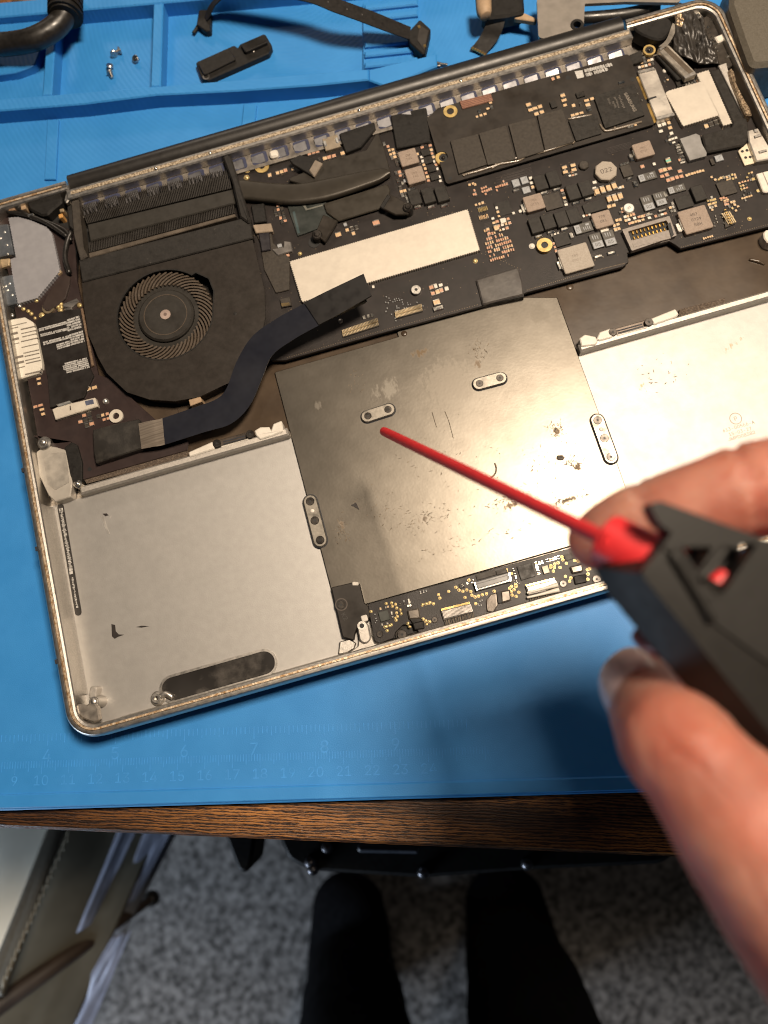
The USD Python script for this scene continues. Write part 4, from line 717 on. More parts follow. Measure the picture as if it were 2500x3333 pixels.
# pressed pads and small fields
cop, tn2, mix = [copper], [tan, tan, white], [copper, tan, tin, white]
for c, poly, n, ms_, w, h, pit in (('c', [(215, 845), (290, 800), (420, 860), (520, 885), (590, 1060), (470, 1130), (310, 1170)], .86, [copper, copper, copper, tan], (14, 20), (34, 44), (24, 46)), ('c', [(330, 700), (520, 690), (540, 770), (470, 860), (300, 870), (280, 800)], .75, [tan, white, copper], (26, 36), (30, 44), (40, 48)),
        ('c', [(115, 420), (150, 390), (205, 460), (130, 480)], .95, cop, (18, 24), (30, 38), (24, 38)), ('c', [(205, 380), (300, 340), (360, 400), (230, 450)], .95, cop, (18, 24), (30, 38), (24, 38)), ('c', [(370, 330), (500, 280), (530, 350), (390, 400)], .95, cop, (18, 24), (30, 38), (24, 38)),
        ('c', [(735, 245), (775, 245), (795, 380), (750, 380)], .95, tn2, (34, 40), (36, 46), (42, 50)), ('c', [(1055, 380), (1100, 380), (1180, 560), (1130, 570)], .9, mix, (30, 40), (26, 36), (40, 40)), ('c', [(1310, 640), (1400, 630), (1410, 690), (1320, 700)], .95, mix, (24, 34), (30, 40), (34, 42)), ('c', [(960, 870), (1080, 830), (1080, 860), (970, 910)], .9, mix, (24, 30), (28, 34), (32, 36)),
        ('c', [(985, 960), (1020, 950), (1050, 1070), (1005, 1070)], .9, cop, (24, 34), (30, 40), (36, 42)), ('c', [(360, 570), (400, 560), (440, 690), (390, 700)], .9, tn2, (26, 34), (34, 44), (38, 46)), ('c', [(570, 600), (650, 590), (650, 670), (560, 670)], .8, [white, tan], (28, 40), (30, 40), (38, 42)),
        ('c', [(1080, 180), (1260, 170), (1260, 240), (1090, 245)], .5, mix, (24, 34), (20, 30), (34, 34)), ('c', [(1410, 280), (1460, 290), (1480, 470), (1430, 400)], .8, tn2, (40, 46), (44, 54), (50, 60)), ('c', [(1550, 560), (1659, 520), (1659, 600), (1580, 620)], .8, tn2, (36, 46), (44, 54), (48, 58)),
        ('d', [(800, 310), (870, 280), (1060, 340), (1090, 400), (1050, 470), (930, 480), (840, 470)], .75, [copper, copper, tan], (38, 46), (44, 54), (50, 58)), ('d', [(575, 260), (660, 260), (690, 350), (590, 350)], .95, [copper, tan], (40, 48), (44, 50), (50, 54)), ('d', [(720, 230), (790, 230), (800, 320), (730, 320)], .9, tn2, (30, 36), (40, 46), (38, 50)),
        ('d', [(1095, 395), (1290, 335), (1305, 360), (1110, 410)], .98, [tan], (26, 30), (32, 38), (31, 50)), ('d', [(1375, 430), (1659, 380), (1659, 440), (1420, 470)], .8, [tan, goldm, tin], (22, 28), (26, 34), (30, 36)), ('d', [(1340, 640), (1420, 640), (1430, 760), (1350, 770)], .85, [tan, tin, goldm], (24, 30), (26, 34), (32, 36)), ('d', [(1470, 640), (1640, 640), (1659, 760), (1520, 730)], .8, [tan, tin, goldm, copper], (24, 30), (26, 34), (32, 36)),
        ('d', [(440, 840), (560, 810), (600, 900), (440, 930)], .9, [copper, tan, white], (24, 34), (30, 38), (32, 40)), ('d', [(590, 840), (900, 780), (900, 830), (600, 920)], .8, mix, (26, 36), (30, 38), (36, 42)), ('d', [(330, 880), (410, 870), (400, 970), (330, 990)], .9, tn2, (30, 38), (36, 44), (40, 46)), ('d', [(930, 670), (975, 670), (1010, 800), (930, 810)], .85, [white, tin, tan], (26, 32), (30, 38), (34, 40)),
        ('d', [(390, 770), (430, 690), (440, 820), (400, 830)], .8, mix, (22, 30), (28, 34), (30, 36)), ('d', [(980, 190), (1030, 185), (1090, 270), (1040, 280)], .9, cop, (30, 38), (36, 42), (44, 50)), ('d', [(985, 60), (1030, 60), (1095, 260), (1050, 270)], .95, [tin], (46, 56), (16, 20), (200, 33)), ('d', [(1400, 820), (1540, 810), (1550, 970), (1410, 980)], .55, [tin], (12, 18), (14, 20), (34, 34)), ('d', [(390, 275), (480, 250), (490, 275), (400, 300)], .9, [tin, tan], (28, 34), (22, 28), (36, 40)),
        ('d', [(860, -20), (1000, -30), (1000, 60), (880, 60)], .6, [tin, white, tan], (24, 34), (26, 34), (36, 40)), ('d', [(90, 440), (140, 430), (150, 520), (100, 520)], .9, tn2, (34, 42), (40, 48), (46, 54)), ('d', [(360, 500), (430, 500), (430, 560), (360, 560)], .8, tn2, (22, 28), (30, 38), (30, 42)),
        ('r', [(880, 850), (1080, 680), (1120, 740), (1010, 1000), (960, 1000)], .7, [tan, tin, copper, goldm], (26, 36), (32, 42), (42, 48)), ('r', [(960, 1000), (1090, 1000), (1100, 1080), (950, 1130)], .85, [tan, tin], (24, 32), (30, 40), (34, 42)), ('r', [(1050, 760), (1140, 740), (1180, 880), (1100, 880)], .9, [goldm], (40, 50), (48, 58), (56, 66)), ('r', [(1130, 960), (1220, 920), (1240, 1010), (1150, 1030)], .9, [goldm], (40, 50), (48, 58), (56, 66)),
        ('r', [(480, 1060), (600, 1080), (580, 1250), (480, 1250)], .8, [tan, tin, goldm], (30, 38), (34, 42), (40, 44)), ('r', [(650, 1080), (760, 1080), (760, 1190), (660, 1190)], .8, [tan, copper, tin], (28, 36), (34, 42), (38, 44)), ('r', [(800, 1150), (910, 1160), (880, 1280), (820, 1260)], .8, [goldm, tan], (30, 38), (34, 42), (42, 48)), ('r', [(500, 780), (850, 720), (880, 800), (560, 840)], .75, [tan, goldm, tin], (30, 38), (36, 44), (42, 48)), ('r', [(390, 1640), (540, 1610), (540, 1660), (400, 1680)], .9, [tan], (22, 28), (34, 42), (32, 44)),
        ('b', [(150, 215), (250, 215), (330, 480), (440, 850), (390, 860), (260, 470), (215, 280)], .85, [copper, tan, tin, chip_b], (28, 36), (34, 46), (38, 42)), ('b', [(520, 330), (560, 330), (650, 540), (700, 650), (650, 660)], .85, [copper, tan, white], (28, 36), (34, 44), (38, 44)), ('b', [(640, 240), (680, 240), (810, 620), (760, 670), (740, 600)], .85, [tan, white, copper], (28, 36), (34, 44), (38, 44)), ('b', [(300, 340), (340, 340), (420, 680), (380, 660)], .6, [reslab, chip_b, tan], (30, 36), (40, 50), (44, 60)), ('b', [(540, 250), (600, 240), (610, 280), (550, 290)], .9, cop, (30, 36), (34, 40), (38, 42)),
        ('b', [(805, 90), (880, 80), (910, 180), (850, 210)], .95, [tin], (14, 18), (34, 40), (22, 42)), ('b', [(1175, 900), (1280, 900), (1290, 950), (1180, 960)], .98, [goldm], (9, 11), (60, 70), (15, 70)), ('b', [(1185, 970), (1295, 970), (1300, 1050), (1195, 1055)], .98, [tan], (8, 10), (56, 66), (15, 66)),
        ('a', [(215, 520), (420, 460), (470, 550), (250, 615)], .85, [copper, tan, tan], (34, 42), (44, 54), (44, 56)), ('a', [(460, 470), (530, 470), (555, 530), (500, 520)], .7, [chip_b, tan], (24, 30), (34, 40), (34, 42)), ('a', [(640, 330), (780, 270), (820, 350), (720, 370)], .85, [copper, copper, tan], (36, 44), (42, 50), (44, 52)), ('a', [(825, 350), (1050, 290), (1075, 370), (850, 415)], .9, [tan, copper], (40, 48), (50, 60), (50, 60)), ('a', [(760, 370), (830, 370), (830, 410), (780, 410)], .8, [chip_b, tan], (22, 28), (28, 34), (30, 34)),
        ('a', [(290, 890), (400, 880), (440, 1080), (310, 1060)], .9, [copper, chip_b], (28, 36), (38, 46), (38, 46)), ('a', [(1350, 1020), (1430, 1010), (1460, 1130), (1380, 1140)], .95, [copper], (70, 76), (62, 70), (90, 74)), ('a', [(920, 1180), (1080, 1160), (1080, 1250), (940, 1250)], .75, [copper, tan, copper], (50, 70), (50, 66), (62, 66)), ('a', [(1070, 1070), (1220, 1090), (1210, 1210), (1090, 1200)], .5, [reslab, chip_b, tan], (34, 44), (44, 54), (54, 58)),
        ('E', [(1065, 970), (1140, 930), (1215, 990), (1130, 1030)], .75, [copper, tan, white], (20, 26), (24, 30), (28, 34)), ('E', [(745, 970), (775, 960), (785, 1005), (750, 1005)], .9, [white], (12, 16), (20, 26), (20, 28)), ('E', [(830, 1030), (1100, 1080), (900, 1190), (840, 1130)], .3, [reslab], (6, 8), (6, 9), (14, 14)), ('E', [(690, 1150), (780, 1140), (780, 1175), (700, 1180)], .7, [tin], (14, 18), (18, 24), (24, 30)), ('E', [(150, 720), (270, 700), (280, 830), (170, 840)], .55, [white, copper, reslab], (18, 28), (24, 36), (34, 38)), ('E', [(1370, 360), (1380, 350), (1390, 390), (1360, 390)], .9, [tan], (14, 18), (18, 24), (20, 24)),
        ('c', [(40, 330), (140, 300), (150, 340), (60, 370)], .7, [tan], (24, 30), (30, 36), (44, 50)), ('c', [(140, 540), (260, 510), (260, 550), (150, 570)], .8, [tan], (24, 30), (30, 36), (38, 44)), ('C', [(210, 620), (310, 610), (320, 680), (240, 680)], .75, [tan, white], (20, 26), (24, 30), (30, 32)), ('C', [(310, 470), (420, 440), (420, 470), (340, 515)], .7, [tan, copper], (18, 24), (26, 32), (26, 34))):
    field(board, c, poly, n, ms_, w, h, None, int(abs(poly[0][0])) + len(SM), pit)
comp(board, 'lead', 'E', 1155, 1110, 66, 30); comp(board, 'cap', 'E', 1145, 1075, 40, 36)
p, X, Y, W, H, zt = comp(board, 'cap', 'd', 915, 240, 52, 70); part(p, 'green_band', bx(X, Y, W * 1.02, H * .4, zt - .5, zt + .02), M('green_glass', (.16, .36, .28), rough=.3))
X, Y, R_, _ = S('E', 1022, 1000, 32, 0, ZB + 1.2); sp = part(board, 'spring_post', cat(disc(X, Y, R_, ZB, ZB + 1.2, .25, 24), ring(X, Y, R_ * .3, R_ * .42, ZB + 1.2, ZB + 1.3)), alu)
part(sp, 'hole', disc(X, Y, R_ * .3, ZB + 1.1, ZB + 1.26, 0, 12), M('socket_black', (.004, .004, .004)))
def comb(par, c, quad, n, h=1.0, rows=2):
    P = q(c, quad, ZB + h); p = part(par, 'ribbon_socket', slab(P, ZB, ZB + h * .6, .1), chip_b); g = []
    for r in range(rows):
        v = (r + .5) / rows
        for k in range(n):
            u = (k + .5) / n; a = (1 - u) * ((1 - v) * P[0] + v * P[3]) + u * ((1 - v) * P[1] + v * P[2]); L_ = np.linalg.norm(P[3] - P[0]) / rows * .72; w = np.linalg.norm(P[1] - P[0]) / n * .55
            d = P[1] - P[0]; g.append(bx(*a, w, L_, ZB + h * .5, ZB + h * (.9 + .1 * (r % 2)), 0, math.degrees(math.atan2(d[1], d[0]))))
    part(p, 'contacts', cat(*g), M('dull_gold', (.42, .34, .22), rough=.35, metal=.9), kind='stuff')
    part(p, 'rail', slab(np.array([.55 * P[0] + .45 * P[3], .55 * P[1] + .45 * P[2], .45 * P[1] + .55 * P[2], .45 * P[0] + .55 * P[3]]), ZB, ZB + h + .1, .05), M('rail_brass', (.34, .26, .15), rough=.35, metal=.9)); return p
comb(board, 'E', [(900, 1172), (1062, 1128), (1055, 1080), (892, 1130)], 22); comb(board, 'E', [(582, 1285), (800, 1215), (790, 1165), (575, 1240)], 26)
comb(board, 'r', [(720, 1500), (860, 1440), (800, 1250), (690, 1260)], 5, 1.2, 1)
g = [bx(*q('r', [(712 + 17 * k, 1250 + 39 * k)], ZB + 1.4)[0], .9, .55, ZB + 1.1, ZB + 1.5, .1) for k in range(6)]
for m_ in g: part(board, 'gold_contact', m_, gold)
# folded tab at the board's front edge
tb = q3('E', [(1382, 940), (1640, 862), (1659, 950), (1400, 1010)], ZB + .9)
tb = q('E', [(1380, 940), (1635, 865), (1660, 955), (1668, 1030), (1420, 1090), (1398, 1000)], ZB + 1.2)
part(board, 'foil_tab', slab(rpoly(tb, .5), ZB, ZB + 1.2, .5), cab_tape); part(board, 'foil_tab_edge', slab(q('E', [(1418, 1078), (1668, 1018), (1670, 1042), (1432, 1092)], ZB + .4), ZF, ZB + .4, .1), blk)

vias = []
for c_, P_, n_ in (('F', [(215, 1005), (560, 905), (800, 845)], 60), ('F', [(1140, 748), (1659, 612)], 40), ('H', [(250, 305), (800, 148), (1390, -12)], 80), ('E', [(900, 760), (1380, 780), (1650, 880)], 30)):
    L_ = spline(q3(c_, P_, ZB), 12); t_ = np.linspace(0, len(L_) - 1.01, n_)
    for t in t_: p_ = L_[int(t)] + (L_[min(int(t) + 1, len(L_) - 1)] - L_[int(t)]) * (t % 1); vias.append(disc(p_[0], p_[1] + .2, .16, ZB - .02, ZB + .03, 0, 6))
for k in range(420):
    p_ = [rnd.uniform(100, 305), rnd.uniform(119, 200)]
    if Polygon(lo).buffer(-1.5).contains(Point(p_)): vias.append(disc(p_[0], p_[1], rnd.uniform(.1, .2), ZB - .02, ZB + .03, 0, 6))
part(board, 'vias', cat(*vias), M('via_tan', (.16, .12, .08), rough=.4, metal=.5), kind='stuff')

# solid state drive
zs = ZB + 1.9
sd = np.vstack([q('b', [(845, 655), (800, 560), (735, 400), (700, 230), (640, 60)], zs), q('B', [(1150, 655)], zs), q('C', [(820, 322), (870, 440), (985, 735)], zs), q('C', [(975, 745), (330, 925), (-60, 1030)], zs)])
a, b = q('B', [(1205, 1105)], zs)[0], q('C', [(985, 742)], zs)[0]
sd = rpoly([(a[0], a[1]), (b[0], b[1]), tuple(q('C', [(868, 440)], zs)[0]), tuple(q('C', [(822, 322)], zs)[0]), tuple(q('B', [(1150, 650)], zs)[0]), tuple(q('B', [(1085, 712)], zs)[0])], 1.2)
hole = Point(*q('b', [(790, 365)], zs)[0]).buffer(2.4); sdp = Polygon(sd).difference(hole)
ssd = part(lap, 'drive_module', ext(sdp, zs - .8, zs), ssd_m)
ssz = zs
def chip(par, c, quad, h, m, z0, b=.1, nm='chip', label=None): return part(par, nm, slab(q(c, quad, z0 + h), z0, z0 + h, b), m, label)
sam = chip(ssd, 'C', [(612, 572), (858, 502), (918, 690), (682, 770)], 1.0, chipm, ssz, label='controller chip with a printed maker name')
chip(ssd, 'C', [(462, 722), (630, 682), (660, 800), (508, 846)], .8, chipm, ssz)
for quad in ([(275, 690), (425, 652), (495, 850), (322, 902)], [(103, 745), (262, 705), (317, 905), (157, 955)]): chip(ssd, 'C', quad, .9, chip_b, ssz)
for quad in ([(1400, 800), (1562, 752), (1620, 955), (1452, 990)], [(1228, 845), (1392, 803), (1448, 985), (1278, 1042)]): chip(ssd, 'B', quad, .9, chip_b, ssz)
c0 = q('C', [(832, 612)], ssz + 1)[0]; part(sam, 'print', text('SAMSUNG', 1.35, *c0, ssz + 1.0, -84, .04, True), M('chip_print', (.16, .14, .115), rough=.6), smooth=False)
for k, (x, y, L_) in enumerate(((778, 605, 6.5), (752, 610, 5.5), (735, 625, 3.4), (705, 605, 3))):
    c1 = q('C', [(x, y)], ssz + 1)[0]; tt = [bx(c1[0] + rnd.uniform(-.2, .2), c1[1] - L_ / 2 + L_ * j / 9, rnd.uniform(.5, .9), L_ / 16, ssz + 1.0, ssz + 1.03) for j in range(9)]
    part(sam, 'print', cat(*tt), M('chip_print_dim', (.075, .066, .055), rough=.6), kind='stuff')
for quad, m_ in (([(498, 428), (545, 420), (556, 462), (515, 472)], wink),):
    part(ssd, 'label_patch', slab(q('C', quad, ssz + .05), ssz, ssz + .05), m_)
g = []
for r0, r1 in (((560, 425), (725, 385)), ((568, 450), (700, 412))):
    A_, B_ = q('C', [r0, r1], ssz); n_ = 30 if r0[0] == 560 else 24
    for k in range(n_):
        if rnd.random() < .9: g.append(bx(*(A_ + (B_ - A_) * k / n_), rnd.uniform(.2, .38), rnd.uniform(1.1, 1.9), ssz, ssz + .04, 0, 2))
part(ssd, 'label_print', cat(*g), wink, kind='stuff')
SB = ssd
for c, poly, n, ms_, w, h, pit in (('u', [(235, 880), (410, 860), (420, 960), (250, 970)], .98, [tan], (50, 58), (44, 50), (62, 56)), ('u', [(400, 690), (530, 680), (540, 900), (440, 900)], .85, [tan, tan, tin], (56, 70), (46, 56), (80, 62)), ('u', [(110, 660), (180, 660), (180, 800), (120, 800)], .9, [tan, tin], (50, 60), (50, 60), (70, 66)), ('u', [(250, 750), (310, 750), (310, 850), (260, 850)], .9, [tan], (44, 50), (54, 64), (60, 70)), ('u', [(980, 1090), (1240, 980), (1250, 1080), (1000, 1140)], .7, [tin, tan], (34, 46), (40, 48), (48, 52)),
        ('u', [(0, 390), (130, 360), (140, 460), (0, 480)], .7, [tan, copper], (40, 50), (54, 64), (70, 70)), ('u', [(340, 740), (400, 740), (410, 830), (350, 830)], .8, [chip_b, copper], (30, 40), (40, 50), (44, 52)), ('C', [(210, 620), (310, 610), (315, 680), (245, 685)], .8, [tan, white], (24, 30), (24, 30), (32, 34)), ('u', [(1080, 540), (1140, 540), (1230, 800), (1170, 800)], .35, [tin], (16, 24), (16, 24), (30, 34)), ('C', [(420, 570), (450, 570), (450, 630), (420, 630)], .9, [tan], (24, 28), (24, 30), (32, 32))): field(ssd, c, poly, n, ms_, w, h, ssz, 5 + len(SM), pit, .5)
p, X, Y, W, H, zt = comp(ssd, 'lead', 'u', 930, 480, 90, 40, z0=ssz); comp(ssd, 'chip', 'u', 370, 650, 110, 80, z0=ssz); comp(ssd, 'chip', 'C', 372, 625, 36, 46, z0=ssz)
for x, y in ((205, 425), (1075, 448)): c = q('u', [(x, y)], ssz)[0]; part(ssd, 'via_hole', disc(*c, 1.0, ssz - .1, ssz + .03, 0, 14), M('socket_black', (.004, .004, .004)))
c = q('b', [(880, 600)], ssz)[0]; part(ssd, 'via_hole', disc(*c, .8, ssz - .1, ssz + .03, 0, 14), M('socket_black', (.004, .004, .004)))
glue = M('clear_resin', (.13, .105, .08), (.20, .165, .125), rough=.25, ns=500, spec=.7)
for cr, P in (('B', [(1300, 1050), (1400, 1025), (1520, 985), (1590, 955), (1659, 945)]), ('C', [(0, 1010), (50, 985), (160, 965), (215, 935), (330, 905), (440, 868), (500, 850)]), ('C', [(650, 745), (670, 775), (700, 785), (820, 755), (900, 730)]), ('C', [(460, 715), (520, 705), (600, 690)])):
    part(ssd, 'resin_bead', tube(q3(cr, P, ssz + .25), [.35, .5, .45, .55, .4], 8, 6), glue, smooth=True)
for cr, P in (('B', [(1310, 1050), (1335, 1040), (1500, 985), (1525, 975)]), ('C', [(40, 980), (205, 935), (350, 890), (380, 885), (455, 860), (490, 855), (740, 765)])):
    for xy_ in P: c = q(cr, [xy_], ssz + .5)[0]; part(ssd, 'resin_drop', dome_(*c, .55, ssz + .3, .5), glue, smooth=True)
for quad in ([(868, 462), (884, 458), (938, 590), (922, 598)], [(930, 622), (946, 618), (990, 728), (976, 738)]): part(ssd, 'gold_edge', slab(q('C', quad, ssz + .1), ssz - .1, ssz + .1), M('gold_edge', (.50, .33, .11), rough=.35, metal=.9))
ds_ = part(board, 'drive_socket', slab(rpoly(q('C', [(878, 432), (985, 408), (1097, 690), (992, 722)], ssz + .9), .25), ZB, ssz + .9, .3), M('foil_satin', (.52, .48, .43), (.60, .56, .50), rough=.42, metal=.7, ns=250, bump=.5, bs=500))
part(ds_, 'lip', slab(q('C', [(985, 700), (1096, 672), (1100, 692), (992, 720)], ssz + 1.1), ssz, ssz + 1.1, .15), alu); part(ds_, 'front_step', slab(q('C', [(874, 425), (975, 400), (985, 418), (882, 442)], ssz + 1.2), ssz, ssz + 1.2, .15), alu)
part(ds_, 'notch', slab(q('C', [(935, 590), (985, 575), (995, 582), (945, 600)], ssz + 1.0), ssz, ssz + .96), M('socket_black', (.004, .004, .004)))

# right end: wireless shield, foam strip, gaskets and sockets
wz = ZB + 1.8
part(board, 'shield_can', slab(toothed(q('C', [(1045, 560), (1060, 545), (1255, 490), (1232, 442), (1302, 420), (1442, 738), (1392, 752), (1362, 690), (1150, 755)], wz), 1.1, .25), ZB, wz, .12), shield, 'stepped pale shield can near the right corner', smooth=False)
part(board, 'foam_arm', slab(rpoly(q('C', [(1310, 425), (1392, 402), (1530, 700), (1540, 740), (1548, 820), (1520, 870), (1290, 915), (1262, 806), (1440, 760), (1450, 740)], wz + .3), 1.0), ZB, wz + .3, .5), M('soft_foam_black', (.018, .016, .0135), (.030, .026, .022), rough=.8, ns=1500, bump=.5))
gt = part(board, 'grey_tape', slab(q('C', [(1130, 832), (1228, 800), (1250, 812), (1262, 860), (1292, 915), (1290, 935), (1190, 962)], wz + .1), ZB, wz + .1, .1), M('grey_tape', (.16, .155, .15), (.24, .235, .23), rough=.5, ns=130, bump=.6, bs=400, detail=6))
part(lap, 'mesh_gasket', slab(rpoly(q('C', [(1422, 420), (1440, 405), (1458, 425), (1475, 500), (1510, 570), (1550, 640), (1568, 690), (1525, 690), (1500, 640), (1440, 490)], 13.5), .4), ZF, 13.5, .5), M('copper_mesh', (.20, .14, .085), (.62, .48, .33), rough=.35, metal=.8, ns=1400, bump=1., bs=1700, ramp=(.42, .6)))
part(lap, 'gasket_plate', slab(q('C', [(1360, 392), (1410, 375), (1425, 440), (1545, 690), (1515, 700), (1385, 440)], 12.3), ZF, 12.3, .2), alu_m)
cc1 = part(board, 'port_shell', slab(rpoly(q('C', [(1538, 782), (1600, 765), (1680, 900), (1690, 950), (1590, 968), (1545, 850)], ZB + 2.6), .5), ZB, ZB + 2.6, .4), M('foil_satin', (.52, .48, .43)))
for quad in ([(1575, 812), (1618, 800), (1622, 815), (1580, 828)], [(1602, 905), (1650, 892), (1655, 906), (1608, 920)], [(1570, 775), (1590, 770), (1600, 790), (1580, 795)]): part(cc1, 'shell_rib', slab(q('C', quad, ZB + 3.0), ZB + 2.5, ZB + 3.0, .2), alu)
cw = part(board, 'cream_plate', slab(rpoly(q('C', [(1480, 905), (1540, 852), (1590, 975), (1520, 992)], ZB + 1.0), .2), ZB, ZB + 1.0, .15), M('cream_plate', (.55, .48, .36), rough=.5))
for x, y in ((1505, 908), (1533, 902), (1525, 945), (1552, 942)): c = q('C', [(x, y)], ZB + 1)[0]; part(cw, 'hole', disc(*c, .6, ZB + .9, ZB + 1.04, 0, 12), M('socket_black', (.004, .004, .004)))
wc = part(board, 'white_socket', slab(rpoly(q('C', [(1588, 1042), (1690, 1015), (1720, 1135), (1648, 1155), (1630, 1150)], ZB + 1.6), .6), ZB, ZB + 1.6, .3), white)
part(wc, 'groove', slab(q('C', [(1625, 1035), (1630, 1033), (1668, 1120), (1662, 1122)], ZB + 1.65), ZB + 1.55, ZB + 1.65), M('socket_grey', (.2, .175, .155)))
lg = part(lap, 'retaining_lug', slab(rpoly(q('F', [(1632, 660), (1650, 640), (1700, 640), (1700, 730), (1655, 715), (1636, 690)], 11), .6), ZF - .3, 11, .4), white)
chip(board, 'e', [(125, 610), (290, 540), (310, 655), (170, 705)], 1.6, chipm, ZB)
for c, poly, n, ms_, w, h, pit in (('e', [(320, 620), (420, 620), (430, 720), (270, 790), (260, 730)], .9, [copper, tan, white, tin], (26, 34), (34, 42), (38, 44)), ('e', [(480, 790), (640, 800), (680, 920), (540, 930)], .35, [tin, tan], (20, 28), (22, 30), (40, 44)), ('e', [(740, 880), (920, 850), (940, 890), (760, 930)], .85, [copper, tin, tan], (22, 28), (36, 46), (34, 48)), ('C', [(980, 745), (1110, 720), (1110, 800), (1030, 830), (990, 790)], .6, [tin, tan, white], (20, 26), (24, 30), (30, 34)), ('C', [(1110, 870), (1130, 860), (1160, 970), (1140, 975)], .9, [tin], (24, 28), (10, 12), (40, 20)), ('C', [(1260, 730), (1370, 700), (1380, 750), (1290, 790)], .6, [chip_b, tan, tin], (20, 28), (26, 34), (32, 36))): field(board, c, poly, n, ms_, w, h, None, 9 + len(SM), pit)
c = q('e', [(545, 765)], ZB)[0]; part(board, 'test_pad', dome_(*c, 1.0, ZB, .6), white, smooth=True)
comp(board, 'chip', 'e', 710, 895, 85, 80)
# display connector bar lying skew, and its lead
db = part(lap, 'display_connector', slab(rpoly(q('e', [(468, 540), (480, 512), (545, 468), (600, 492), (885, 780), (880, 810), (765, 852), (738, 815)], 13.2), .4), 11.2, 13.2, .3), M('connector_satin', (.50, .45, .38), (.58, .53, .46), rough=.35, metal=.8, ns=600))
for quad in ([(520, 520), (560, 490), (850, 770), (810, 800)],): part(db, 'contact_slot', slab(q('e', quad, 13.25), 13.1, 13.25), M('slot_brown', (.12, .095, .07), rough=.4, metal=.5))
part(db, 'end_tab', slab(q('e', [(745, 820), (870, 765), (885, 800), (765, 850)], 13.7), 13, 13.7, .15), alu); part(db, 'end_tab', slab(q('e', [(478, 525), (545, 472), (570, 490), (500, 545)], 13.7), 13, 13.7, .15), alu)
part(lap, 'ribbon_socket', slab(rpoly(q('e', [(450, 600), (500, 570), (745, 815), (735, 850), (680, 862)], 11.5), .5), ZB, 11.5, .3), blk)
part(lap, 'silver_flex', ribbon(spline(q3('e', [(478, 505), (560, 430), (610, 300), (630, 250)], 13.8), 5), spline(q3('e', [(560, 505), (610, 440), (660, 340), (690, 290)], 13.8), 5), .25), M('connector_satin', (.5, .45, .38)))
hg = part(lap, 'hinge_cover', slab(rpoly(q('e', [(190, 215), (320, 185), (470, 175), (570, 172), (640, 250), (600, 340), (530, 430), (420, 420), (300, 370), (220, 320)], 13.6), 3), 8, 13.6, .6), blk)
part(hg, 'clip', slab(rpoly(q('e', [(400, 160), (570, 128), (585, 165), (410, 205)], 14.2), .5), 12, 14.2, .3), M('tan_metal', (.42, .36, .27), rough=.4, metal=.7)); part(hg, 'clip', slab(rpoly(q('e', [(170, 205), (195, 200), (205, 265), (180, 270)], 14.2), .4), 12, 14.2, .3), tin)
part(hg, 'lobe', slab(rpoly(q('e', [(320, 165), (395, 150), (405, 205), (330, 215)], 14.4), .8), 12, 14.4, .4), chip_b)
foil = M('crumpled_black_film', (.016, .014, .012), (.030, .026, .022), rough=.42, ns=200, bump=.3, bs=500, spec=.5)
def crumple(c, quad, z, amp, seed, nu=26, nv=26):
    P = [q3(c, [p], z)[0] for p in quad]
    def fn(u, v):
        u1, v1 = u[:, None], v[:, None]; B = (1 - u1) * (1 - v1) * P[0] + u1 * (1 - v1) * P[1] + u1 * v1 * P[2] + (1 - u1) * v1 * P[3]
        r_ = np.abs(meshkit.fbm(np.c_[u * 3, v * 3, 0 * u + seed], 2, seed) - .5) * 2; e = np.minimum(np.minimum(u, 1 - u), np.minimum(v, 1 - v)) * 6
        B[:, 2] += amp * (1 - 2 * r_) * np.clip(e + .3, 0, 1); B[:, :2] += .6 * (np.c_[meshkit.noise(np.c_[u * 4, v * 4, 0 * u + seed + 3]), meshkit.noise(np.c_[u * 4, v * 4, 0 * u + seed + 9])] - .5); return B
    return sheet(fn, nu, nv, .4)
part(lap, 'crumpled_film', crumple('e', [(700, 50), (830, 60), (905, 690), (640, 470)], 12.2, 1.7, 4), foil, smooth=True)
part(lap, 'crumpled_film', crumple('e', [(640, 250), (760, 190), (900, 690), (640, 560)], 12.6, 1.7, 8), foil, smooth=True)
part(lap, 'crumpled_film', crumple('e', [(800, 100), (960, 200), (1010, 500), (905, 690)], 12.0, 1.5, 12), foil, smooth=True)
part(lap, 'crumpled_film', crumple('e', [(880, 450), (1040, 430), (1130, 690), (900, 700)], 11.4, 1.2, 15), foil, smooth=True)
part(lap, 'mesh_patch', crumple('e', [(650, 190), (730, 150), (745, 290), (680, 300)], 13.8, .7, 19, 12, 12), M('copper_mesh', (.2, .14, .085)), smooth=False)
sb_ = part(lap, 'sensor_board', slab(rpoly(q('e', [(960, 190), (1020, 150), (1090, 175), (1160, 340), (1240, 500), (1300, 680), (1230, 740), (1130, 690), (1060, 500), (940, 290)], 12), 1.2), ZF, 12, .3), M('dark_window', (.022, .019, .016), (.05, .043, .036), rough=.3, ns=300))
for x, y, s in ((1040, 210, 34), (1005, 290, 34), (1028, 350, 26), (1045, 395, 26), (1058, 432, 26), (1075, 470, 26), (1092, 512, 28), (1118, 550, 30), (1222, 608, 40)):
    k = mmpp('e', x, y, 12.3); c = q('e', [(x, y)], 12.3)[0]; part(sb_, 'stud', slab(rpoly([(c[0] - s * k / 2, c[1] - s * k / 2), (c[0] + s * k / 2, c[1] - s * k / 2), (c[0] + s * k * .1, c[1] + s * k / 2)], .1), 11.9, 12.6, .2), tin)
part(sb_, 'white_clip', slab(rpoly(q('e', [(1082, 395), (1190, 350), (1222, 410), (1120, 462)], 13.4), .4), 11, 13.4, .4), white)
